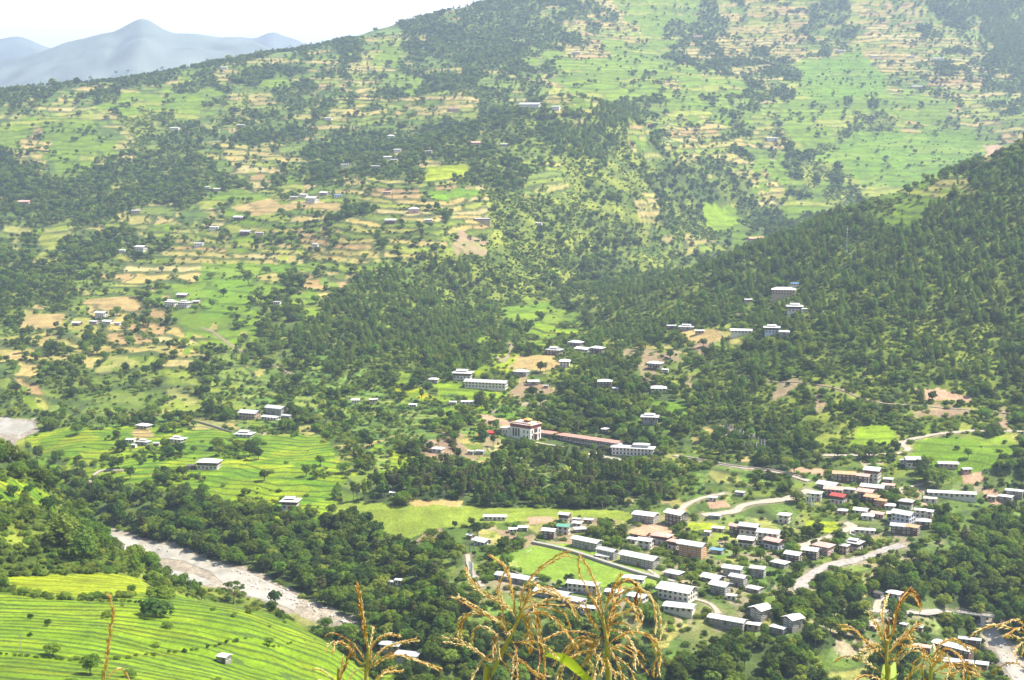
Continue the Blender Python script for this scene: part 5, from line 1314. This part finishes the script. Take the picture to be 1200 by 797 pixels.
def stuff_instances(kind, d):
    nm, lb = STUFFN[kind]; n = len(d['x'])
    me = bpy.data.meshes.new(nm); me.vertices.add(n); me.vertices.foreach_set('co', np.stack([d['x'], d['y'], d['z']], 1).astype(np.float32).ravel())
    for an, arr, ty in (('tree_scale', d['s'], 'FLOAT'), ('tree_turn', d['r'], 'FLOAT')):
        a = me.attributes.new(an, ty, 'POINT'); a.data.foreach_set('value', arr.astype(np.float32))
    a = me.attributes.new('tree_kind', 'INT', 'POINT'); a.data.foreach_set('value', d['v'].astype(np.int32)); me.update()
    o = link(bpy.data.objects.new(nm, me)); tag(o, lb, None, None, 'stuff')
    g = bpy.data.node_groups.new(nm+'_scatter', 'GeometryNodeTree')
    g.interface.new_socket('Geometry', in_out='INPUT', socket_type='NodeSocketGeometry'); g.interface.new_socket('Geometry', in_out='OUTPUT', socket_type='NodeSocketGeometry')
    N = g.nodes; L = g.links; gi = N.new('NodeGroupInput'); go = N.new('NodeGroupOutput')
    ip = N.new('GeometryNodeInstanceOnPoints'); g2i = N.new('GeometryNodeGeometryToInstance')
    order = []
    for cr, tk in PROTO[kind]:
        j = N.new('GeometryNodeJoinGeometry')
        for me_ in (cr, tk):
            po = bpy.data.objects.get('source_'+me_.name) or bpy.data.objects.new('source_'+me_.name, me_)
            oi = N.new('GeometryNodeObjectInfo'); oi.inputs['Object'].default_value = po; L.new(oi.outputs['Geometry'], j.inputs[0])
        order.append(j.outputs[0])
    for s in reversed(order): L.new(s, g2i.inputs[0])
    def attr(nm_, ty):
        a = N.new('GeometryNodeInputNamedAttribute'); a.data_type = ty; a.inputs['Name'].default_value = nm_
        return [q for q in a.outputs if q.enabled][0]
    cb = N.new('ShaderNodeCombineXYZ'); L.new(attr('tree_turn', 'FLOAT'), cb.inputs[2])
    L.new(gi.outputs[0], ip.inputs['Points']); L.new(g2i.outputs[0], ip.inputs['Instance']); ip.inputs['Pick Instance'].default_value = True
    L.new(attr('tree_kind', 'INT'), ip.inputs['Instance Index']); L.new(cb.outputs[0], ip.inputs['Rotation'])
    cs_ = N.new('ShaderNodeCombineXYZ'); sc_ = attr('tree_scale', 'FLOAT')
    for q in range(3): L.new(sc_, cs_.inputs[q])
    L.new(cs_.outputs[0], ip.inputs['Scale']); L.new(ip.outputs[0], go.inputs[0])
    md = o.modifiers.new('scatter', 'NODES'); md.node_group = g
for kind, d in TREES.items():
    frame_in = (d['u'] > 2) & (d['u'] < 1198) & (d['w'] < 795)
    size = np.where(frame_in, HT[kind]*d['s']/d['y'], 0)
    n_ind = {'broadleaf_tree': 290, 'pine_tree': 300, 'bush': 200, 'tall_tree': 120}[kind]
    top = np.argsort(-size)[:n_ind]; mask = np.ones(len(size), bool); mask[top] = False
    for q in top:
        zn = zone(d['u'][q], d['w'][q], kind); v = int(d['v'][q])
        tree(kind, v, (d['x'][q], d['y'][q], d['z'][q]), float(d['s'][q]), float(d['r'][q]), ADJ[kind][v]+' '+zn, kind.replace('_', ' ')+'s '+zn)
    stuff_instances(kind, {a: b[mask] for a, b in d.items()})
# trees that stand out by themselves
def solo(u, v, kind, vi, s, label, sx=1.0):
    p = hit(u, v); p.z = float(gz2(p.x, p.y)); return tree(kind, vi, p, s, random.random()*6, label, None, None, sx)
solo(291, 334, 'broadleaf_tree', 1, 2.3, 'large lone dark tree standing in the long green field', .8)
solo(1098, 572, 'broadleaf_tree', 2, 2.0, 'huge dark tree left of the meadow school block', 1.15)
solo(1082, 566, 'broadleaf_tree', 0, 1.6, 'dark tree leaning against the huge one by the meadow school')
solo(1078, 556, 'broadleaf_tree', 4, 1.4, 'narrow dark tree behind the white farmhouse below the curving road')
solo(60, 415, 'broadleaf_tree', 0, 2.0, 'dark tree clump in the brown fields left of centre slope', 1.2)
solo(188, 700, 'bush', 1, 3.6, 'grey green dome bush, upper one between the near paddies')
solo(183, 722, 'bush', 2, 4.2, 'dark dome bush, lower one between the near paddies', 1.3)
solo(214, 690, 'broadleaf_tree', 1, 1.05, 'dark green tree at the tip of the near paddy spur')
solo(196, 735, 'bush', 0, 1.6, 'small bush on the paddy bank below the dome bushes')
solo(292, 768-50, 'bush', 0, 1.2, 'small bush just right of the flat topped tree')
solo(316, 756, 'broadleaf_tree', 3, .55, 'small spreading tree on the paddy path left of the field hut')
solo(62, 768, 'broadleaf_tree', 3, .75, 'small flat tree in the near paddies at lower left', 1.3)
solo(56, 733, 'broadleaf_tree', 0, .40, 'tiny round headed tree in the near paddies')
solo(36, 726, 'broadleaf_tree', 0, .36, 'tiny dark tree left of the round headed one')
solo(106, 790, 'broadleaf_tree', 1, .9, 'leafy green tree at the lower edge of the near paddies', 1.2)
solo(35, 745, 'bush', 2, .9, 'small dark bush in the near paddies')
solo(75, 640, 'pine_tree', 1, 1.75, 'tall dark pine clump on the near left hillside', 1.5)
solo(98, 655, 'pine_tree', 0, 1.5, 'tall pine at the right of the near hillside', 1.4)
solo(16, 582, 'broadleaf_tree', 0, .85, 'round dark tree on the small green terrace at the left edge', 1.1)
solo(47, 570, 'broadleaf_tree', 4, 1.2, 'pair of dark trees on the near ridge, left')
solo(56, 573, 'broadleaf_tree', 1, 1.2, 'pair of dark trees on the near ridge, right')
solo(494, 470, 'tall_tree', 0, .9, 'thin tall tree left of the long white school')
solo(564, 478, 'tall_tree', 0, 1.25, 'slender brown column tree in front of the long white school')
solo(530, 652, 'tall_tree', 2, .75, 'upright dark tree above the white flags')
solo(1047, 728, 'pine_tree', 0, 1.1, 'dark conifer left of the pair below the valley road', 1.2)
solo(1056, 730, 'pine_tree', 2, .95, 'dark conifer right of the pair below the valley road', 1.2)
for (u_, v_) in ((40, 100), (62, 101), (65, 101), (90, 99), (106, 92), (107, 92), (136, 86), (150, 83), (190, 80), (243, 70), (268, 70), (300, 60), (340, 54), (352, 52), (358, 51), (372, 48), (385, 46), (440, 36), (500, 20), (520, 16)):
    solo(u_, v_+2, 'broadleaf_tree', random.randrange(5), 1.6+random.random(), 'hazy blue tree standing on the skyline of the great slope')['group'] = 'trees on the skyline'
def hedge(pix, n, s0, s1, label, group):
    for k in range(n):
        t = (k+random.random()*.8)/n*(len(pix)-1); i = min(int(t), len(pix)-2); f = t-i
        u = pix[i][0]*(1-f)+pix[i+1][0]*f; v = pix[i][1]*(1-f)+pix[i+1][1]*f+random.uniform(-.8, .8)
        solo(u, v, 'bush', random.choice((0, 1, 2)), random.uniform(s0, s1), label)['group'] = group
hedge([(-5,691),(20,696),(60,701),(110,704),(170,706)], 34, .5, 1.0, 'bush in the dark hedge bank under the yellow paddies', 'hedge bank under the yellow paddies')
hedge([(0,766),(40,769),(80,772),(130,772),(200,765),(250,758),(290,747)], 34, .4, .9, 'bush in the hedge bank crossing the near paddies', 'hedge bank crossing the near paddies')
hedge([(310,760),(340,753),(385,745)], 8, .3, .6, 'small bush on the paddy bank right of the field hut', 'small bushes right of the field hut')
# flat topped lone tree by the river
def umbrella_tree():
    rs = np.random.default_rng(77); p = hit(274, 707); p.z = float(gz2(p.x, p.y)); e = empty('lone_tree', p, 0.0, 1.35)
    tag(e, 'airy flat topped tree standing on the paddy edge before the river', 'tree')
    lo = [(math.cos(a)*r, math.sin(a)*r, z, q, q*.42) for a, r, z, q in ((0,3.6,7.4,1.6),(1.2,3.4,8.6,1.5),(2.2,3.9,7.6,1.6),(3.1,3.4,9.0,1.5),(4.1,3.2,7.0,1.5),(5.2,3.9,8.6,1.5),(0.5,1.2,9.8,1.5),(3.6,1.4,9.9,1.4),(2.8,5.2,6.4,1.1),(5.9,5.0,9.2,1.1))]
    c, nr = on_lobes(lo, 1500, rs); link(bpy.data.objects.new('crown', leaf_mesh('crown', c, nr, .30, rs, LM['mid'])), e)
    b = MB(); b.tube([(0,0,-1),(0,0,1.5),(.2,.1,3.6)], [.34, .28, .22], 8)
    for l in lo: b.tube([(.2,.1,3.2+.05*l[2]),(l[0]*.45,l[1]*.45,l[2]*.72),(l[0],l[1],l[2]-.1)], [.14, .09, .03], 5)
    b.build('trunk', mBark, e)
umbrella_tree()
# ------------------------------------------------------------------ maize in the field just below the viewpoint
def straw(nm, c, c2): return mat(nm, c, .7, scale=60, col2=c2, transl=.35, spec=.3)
mSpk = [straw('pale_straw', (.66, .56, .34), (.84, .75, .52)), straw('orange_straw', (.50, .31, .09), (.66, .46, .17)), straw('brown_straw', (.22, .09, .03), (.38, .18, .06))]
mStalk = mat('green_maize_stalk', (.30, .33, .07), .6, scale=20, col2=(.40, .30, .09)); mLeafG = mat('maize_leaf', (.24, .36, .05), .6, scale=8, col2=(.42, .50, .10), transl=.35)
mr_ = random.Random(42)
def at(u, v, Y): a, t = pix_at(u, v); return Vector((a*Y, Y, t*Y))
def crom(P_, step):
    out = []
    for i in range(len(P_)-1):
        p0 = P_[max(i-1, 0)]; p1 = P_[i]; p2 = P_[i+1]; p3 = P_[min(i+2, len(P_)-1)]; k = max(2, int((p2-p1).length/step))
        for j in range(k):
            t = j/k; out.append(0.5*((2*p1)+(p2-p0)*t+(2*p0-5*p1+4*p2-p3)*t*t+(3*p1-p0-3*p2+p3)*t**3))
    out.append(P_[-1]); return out
def spikelet(b, p, d, L_, w_, mi):
    a = d.orthogonal().normalized(); c = d.cross(a); q = mr_.random()*1.57; a, c = a*math.cos(q)+c*math.sin(q), c*math.cos(q)-a*math.sin(q)
    m1 = p+d*L_*.38
    b.add([p, m1+a*w_, m1+c*w_*.7, m1-a*w_, m1-c*w_*.7, p+d*L_], [(0,2,1),(0,3,2),(0,4,3),(0,1,4),(5,1,2),(5,2,3),(5,3,4),(5,4,1)], mi)
def maize(name, Y, stem, branches, label, leaves=(), thick=1.0, tone=(5, 3, 1)):
    """stem and branches are given as bearings; every branch leaves the stem's plane towards or away from the viewer"""
    base = at(stem[0][0], stem[0][1], Y); g0 = float(gz2(base.x, base.y)); e = empty(name, (base.x, base.y, g0)); tag(e, label, 'maize plant', 'maize plants in the foreground')
    org = Vector((base.x, base.y, g0)); MI = org
    st = [Vector((base.x-.05, base.y+.02, g0)), Vector((base.x-.03, base.y+.01, (g0+base.z)/2))]+[at(u, v, Y) for u, v in stem]
    b = MB(); n = len(st); cs_ = crom(st, .05); b.tube([q-MI for q in cs_], [.010-.0068*min(1, (k/len(cs_)))**2.0 for k in range(len(cs_))], 8)
    b.v = b.v; o = b.build('stalk', mStalk, e)
    tb_ = MB(); px = Y/F
    extra = []
    for br in branches:
        if mr_.random() < .7 and len(branches) > 8:
            q0 = br['p'] if isinstance(br, dict) else br; jx, jy = mr_.uniform(-9, 9), mr_.uniform(-7, 7); m_ = len(q0)-1
            extra.append([(u+jx*(k/m_)**1.3, v+jy*(k/m_)**1.3+abs(jx)*.4*(k/m_)**2) for k, (u, v) in enumerate(q0)])
    for br in list(branches)+extra:
        th = 1.0; pts = br
        if isinstance(br, dict): pts = br['p']; th = br.get('w', 1.0); tn = br.get('t', tone)
        else: tn = tone
        dz = mr_.uniform(-.13, .13); m = len(pts)
        P_ = [at(u, v, Y+dz*(k/(m-1))**1.2) for k, (u, v) in enumerate(pts)]
        C_ = crom(P_, .006); tb_.tube([q-MI for q in C_[::3]+[C_[-1]]], [.0011*thick*th]*len(C_[::3]+[C_[-1]]), 5, 1)
        pick = mr_.choices((0, 1, 2), tn)[0]
        for i in range(3, len(C_)-1):
            t = i/len(C_); d = (C_[i+1]-C_[i-1]).normalized()
            if t < .12 and mr_.random() < .6: continue
            for s in range(2):
                side = d.orthogonal().normalized(); ax = d.cross(side); q = mr_.random()*6.28; sd_ = side*math.cos(q)+ax*math.sin(q)
                dd = (d*1.0+sd_*mr_.uniform(.25, .6)+Vector((0, 0, -.12))).normalized()
                mi = pick if mr_.random() < .62 else mr_.choices((0, 1, 2), tn)[0]
                spikelet(tb_, C_[i]+sd_*.001-MI, dd, .0100*mr_.uniform(.7, 1.25)*th, .00155*thick*th, mi)
    tb_.build('tassel', mSpk, e)
    allv = list(leaves)+[None]*3
    for k, lf in enumerate(allv):
        b = MB()
        if lf: ctr = [at(u, v, Y+.03*i) for i, (u, v) in enumerate(lf[0])]; W0 = lf[1]*px
        else:
            z = g0+(base.z-g0)*(.12+.13*k); an = mr_.random()*6.28; dr = Vector((math.cos(an), math.sin(an), 0))
            s0 = Vector((base.x-.03, base.y+.01, z)); ctr = [s0, s0+dr*.18+Vector((0, 0, .10)), s0+dr*.34+Vector((0, 0, .05)), s0+dr*.5+Vector((0, 0, -.15))]; W0 = .035
        cc = crom(ctr, .02); n = len(cc); vs = []
        for i, q in enumerate(cc):
            t = i/(n-1); d = (cc[min(i+1, n-1)]-cc[max(i-1, 0)]).normalized(); sd_ = d.cross(Vector((.2, 1, .3))).normalized() if lf else d.cross(Vector((0, 0, 1))).normalized(); w0 = W0*(math.sin(math.pi*min(1, t*.85+.12)))**.7*.5
            up = sd_.cross(d).normalized()*w0*.35
            vs += [q-sd_*w0+up-MI, q-MI, q+sd_*w0+up-MI, q-sd_*w0+up*1.0+Vector((0,0,.0006))-MI, q+Vector((0,0,.0006))-MI, q+sd_*w0+up+Vector((0,0,.0006))-MI]
        fs = []
        for i in range(n-1):
            o_ = i*6; fs += [(o_, o_+1, o_+7, o_+6), (o_+1, o_+2, o_+8, o_+7)]
        b.add(vs, fs); ob = b.build('leaf', mLeafG, e)
        for p_ in ob.data.polygons: p_.use_smooth = True
    return e
B_ = lambda p, w=1.0, t=None: dict(p=p, w=w, t=t or (5, 4, 1))
maize('maize_plant', 3.3, [(566,830),(574,797),(584,772),(592,757),(600,741),(607,727),(612,712)], [
 B_([(607,727),(596,742),(586,730),(574,722),(560,712),(537,698)]), [(604,735),(588,726),(569,720),(550,718),(538,728),(536,750)], [(595,755),(580,742),(568,735),(556,737),(552,757)],
 B_([(592,760),(576,775),(560,765),(546,757),(520,752)], .8), [(606,728),(598,715),(585,706),(568,698),(552,684),(546,672)], B_([(605,725),(602,705),(597,680),(591,664),(574,650)], 1.1, (2,6,1)),
 B_([(609,720),(613,692),(626,672),(641,659),(659,648),(668,647)], 1.1, (2,7,1)), [(612,712),(621,698),(633,692),(654,698),(668,708),(673,722)], [(612,716),(626,708),(641,703),(669,701)],
 B_([(612,712),(622,704),(630,722),(634,750),(638,775),(636,800)], 1.3), B_([(610,722),(628,718),(648,724),(663,740),(676,757)], 1.3), [(598,753),(612,752),(626,751),(640,758),(654,771)],
 B_([(584,742),(579,748),(577,770)], 1.5, (3,3,3)), B_([(600,750),(604,762),(602,778),(601,794)], 1.0, (8,1,0)), [(592,760),(588,772),(596,784),(606,795)], [(598,748),(590,730),(588,712),(583,690),(592,668)],
 [(608,722),(618,700),(624,684),(636,690),(650,692),(660,702)], [(606,728),(618,720),(624,736),(618,750),(628,762)], B_([(612,714),(616,730),(624,748),(622,764)], 1.2), [(594,756),(570,770),(560,782),(552,797)],
 [(590,764),(612,776),(626,790),(640,797)], [(612,712),(640,712),(662,720),(668,736)],
 ], 'maize with arching orange tassels, left one of the large central pair', leaves=[([(640,768),(652,770),(664,776),(678,788),(694,802)], 16)])
maize('maize_plant', 3.45, [(714,830),(712,797),(712,775),(711,752),(708,735),(706,722)], [
 B_([(706,727),(697,708),(689,692),(678,668),(679,650)], 1, (3,6,0)), B_([(707,724),(699,688),(688,664),(680,650)], 1, (3,6,0)), B_([(709,716),(716,694),(729,680),(742,682),(747,692),(745,708)], 1.6, (1,5,4)),
 [(709,714),(716,696),(722,682),(728,672)], [(712,735),(722,722),(734,716),(748,712),(753,724),(746,738)], [(722,700),(737,690),(752,690),(765,705),(769,726),(767,742)],
 B_([(712,756),(722,748),(735,742),(752,741),(767,750),(774,768),(771,792)], 1.2), [(712,758),(728,763),(747,774),(760,790)], [(708,750),(692,742),(676,740),(656,741),(636,750)],
 [(706,754),(690,748),(676,748),(662,760),(650,780)], [(704,760),(688,762),(670,768),(660,782),(658,797)], [(710,745),(715,761),(724,778),(730,797)], B_([(706,762),(700,775),(697,797)], 1.2, (7,2,0)),
 [(710,768),(716,782),(724,800)], [(702,756),(688,772),(674,788),(668,800)], [(714,732),(728,730),(738,736),(744,748)], B_([(712,750),(716,728),(720,705),(727,690)], 1.8, (1,6,3)), [(712,760),(730,756),(748,764),(756,774)],
 [(704,740),(692,728),(684,714),(672,708)], [(700,746),(690,758),(682,754),(668,756)], B_([(698,752),(688,766),(692,780),(686,795)], 1.2, (8,2,0)), [(706,745),(696,764),(706,778),(700,792)], [(712,765),(722,770),(736,780),(744,797)],
 [(702,758),(684,750),(672,760),(664,770),(650,772)], [(710,738),(718,712),(735,704),(746,716),(750,732)], [(706,730),(700,712),(694,700),(700,690)], [(708,742),(722,738),(736,748),(744,762),(742,780)],
 B_([(700,760),(690,752),(678,758),(672,776)], 1.1, (9,1,0)), B_([(706,766),(712,780),(722,788),(734,794)], 1.1, (9,1,0)),
 ], 'maize with a dense tangle of pale tassels, right one of the large central pair', tone=(7, 3, 1))
maize('maize_plant', 3.6, [(428,830),(430,797),(431,776),(432,758)], [
 B_([(431,762),(428,744),(426,729),(422,706),(419,687)], 1.7, (1,6,3)), B_([(432,782),(436,758),(446,747),(457,744),(469,746)], 1, (8,2,0)), [(430,780),(419,760),(406,749),(392,742),(382,744)],
 B_([(429,784),(417,772),(408,760),(396,752),(386,754),(381,764)], .8, (8,2,0)), [(432,782),(449,772),(469,768),(484,773),(500,779),(514,785)], B_([(436,800),(446,790),(454,784),(466,781)], 1, (8,2,0)),
 B_([(433,784),(441,768),(452,758),(466,753),(488,748)], .8, (2,6,2)), B_([(431,778),(434,760),(436,742),(437,734)], 1.3, (3,4,2)), B_([(430,788),(418,784),(412,792),(408,800)], 1, (8,2,0)), [(430,784),(442,776),(452,768),(462,766)],
 ], 'maize with one upright orange spike and thin side tassels, left of centre')
maize('maize_plant', 3.7, [(395,830),(398,800)], [B_([(398,800),(402,788),(406,776),(412,759)], 1.8, (0,3,6)), B_([(399,802),(400,785),(402,770)], 1.3, (7,2,0)), [(397,804),(388,794),(378,786),(366,784)], [(398,803),(386,800),(372,797)]],
 'maize showing one short dark spike just left of the upright orange one')
maize('maize_plant', 4.2, [(120,830),(122,800)], [B_([(122,803),(125,771),(129,740),(132,716),(127.5,698)], 1.8, (2,6,2)), B_([(124,801),(131,788),(139,783),(148,790),(152,802)], 1.1, (5,4,0))],
 'lone maize spike standing in front of the near paddies')
maize('maize_plant', 3.2, [(1039,830),(1039,797),(1039,770),(1040,750)], [
 B_([(1039,755),(1036,735),(1035,719),(1038,706),(1041,697)], 1.2, (2,6,1)), B_([(1041,756),(1046,740),(1050,716),(1057,701),(1065,692),(1073,697),(1077,709)], 1.5, (0,2,8)), [(1037,755),(1030,742),(1027,735),(1019,718)],
 [(1037,772),(1025,760),(1015,752),(1000,738),(986,737)], [(1036,792),(1024,782),(1010,774),(992,769),(978,775)], [(1038,800),(1026,794),(1013,791),(1000,797)], B_([(1042,764),(1052,754),(1062,744),(1076,731)], 1.8, (8,3,0)),
 [(1042,768),(1052,750),(1064,740),(1072,750)], B_([(1040,762),(1040,745),(1042,728)], 1.6, (2,5,2)), B_([(1038,760),(1026,760),(1014,762),(1008,766)], 1, (6,3,0)), [(1037,765),(1030,756),(1020,758),(1010,762)], [(1041,775),(1052,768),(1060,756)],
 ], 'maize with a dark brown hooked spike and drooping tassels, right of centre', leaves=[([(1044,812),(1046,792),(1049,776)], 12), ([(1036,812),(1037,790),(1040,774)], 9)])
maize('maize_plant', 3.3, [(1088,830),(1090,800),(1092,780)], [
 [(1092,776),(1084,764),(1075,757),(1062,757)], [(1092,776),(1102,755),(1118,750),(1130,758),(1143,763)], [(1091,780),(1078,763),(1060,766),(1046,786)], [(1094,782),(1108,766),(1114,780),(1108,797)], [(1096,778),(1086,768),(1072,776),(1066,796)],
 [(1094,788),(1106,780),(1118,778),(1138,777),(1151,787)], [(1092,790),(1082,780),(1068,788),(1060,798)], [(1094,774),(1106,760),(1122,766),(1130,780),(1128,797)], [(1090,784),(1100,772),(1112,774),(1122,788)], [(1092,780),(1084,772),(1080,784),(1084,798)],
 [(1095,786),(1112,790),(1130,786),(1146,792)], B_([(1092,782),(1096,770),(1094,756)], 1.2),
 ], 'maize with a tangle of thin pinkish tassels, right of the hooked spike', tone=(6, 4, 1))
maize('maize_plant', 3.4, [(1214,830),(1212,797),(1210,760),(1208,742)], [
 B_([(1208,746),(1195,740),(1177,734),(1157,734),(1139,745)], 1.5, (4,5,1)), [(1206,744),(1196,728),(1182,728),(1168,733)], B_([(1207,748),(1195,748),(1186,745),(1176,744)], 1.3, (4,5,1)), [(1207,750),(1196,754),(1190,764),(1192,776)],
 [(1208,790),(1196,779),(1178,778),(1163,790)], B_([(1207,746),(1198,736),(1188,738),(1178,746)], 1.2, (4,5,1)), [(1208,752),(1200,756),(1196,770)],
 ], 'maize reaching in from the right edge with thick drooping tassels')
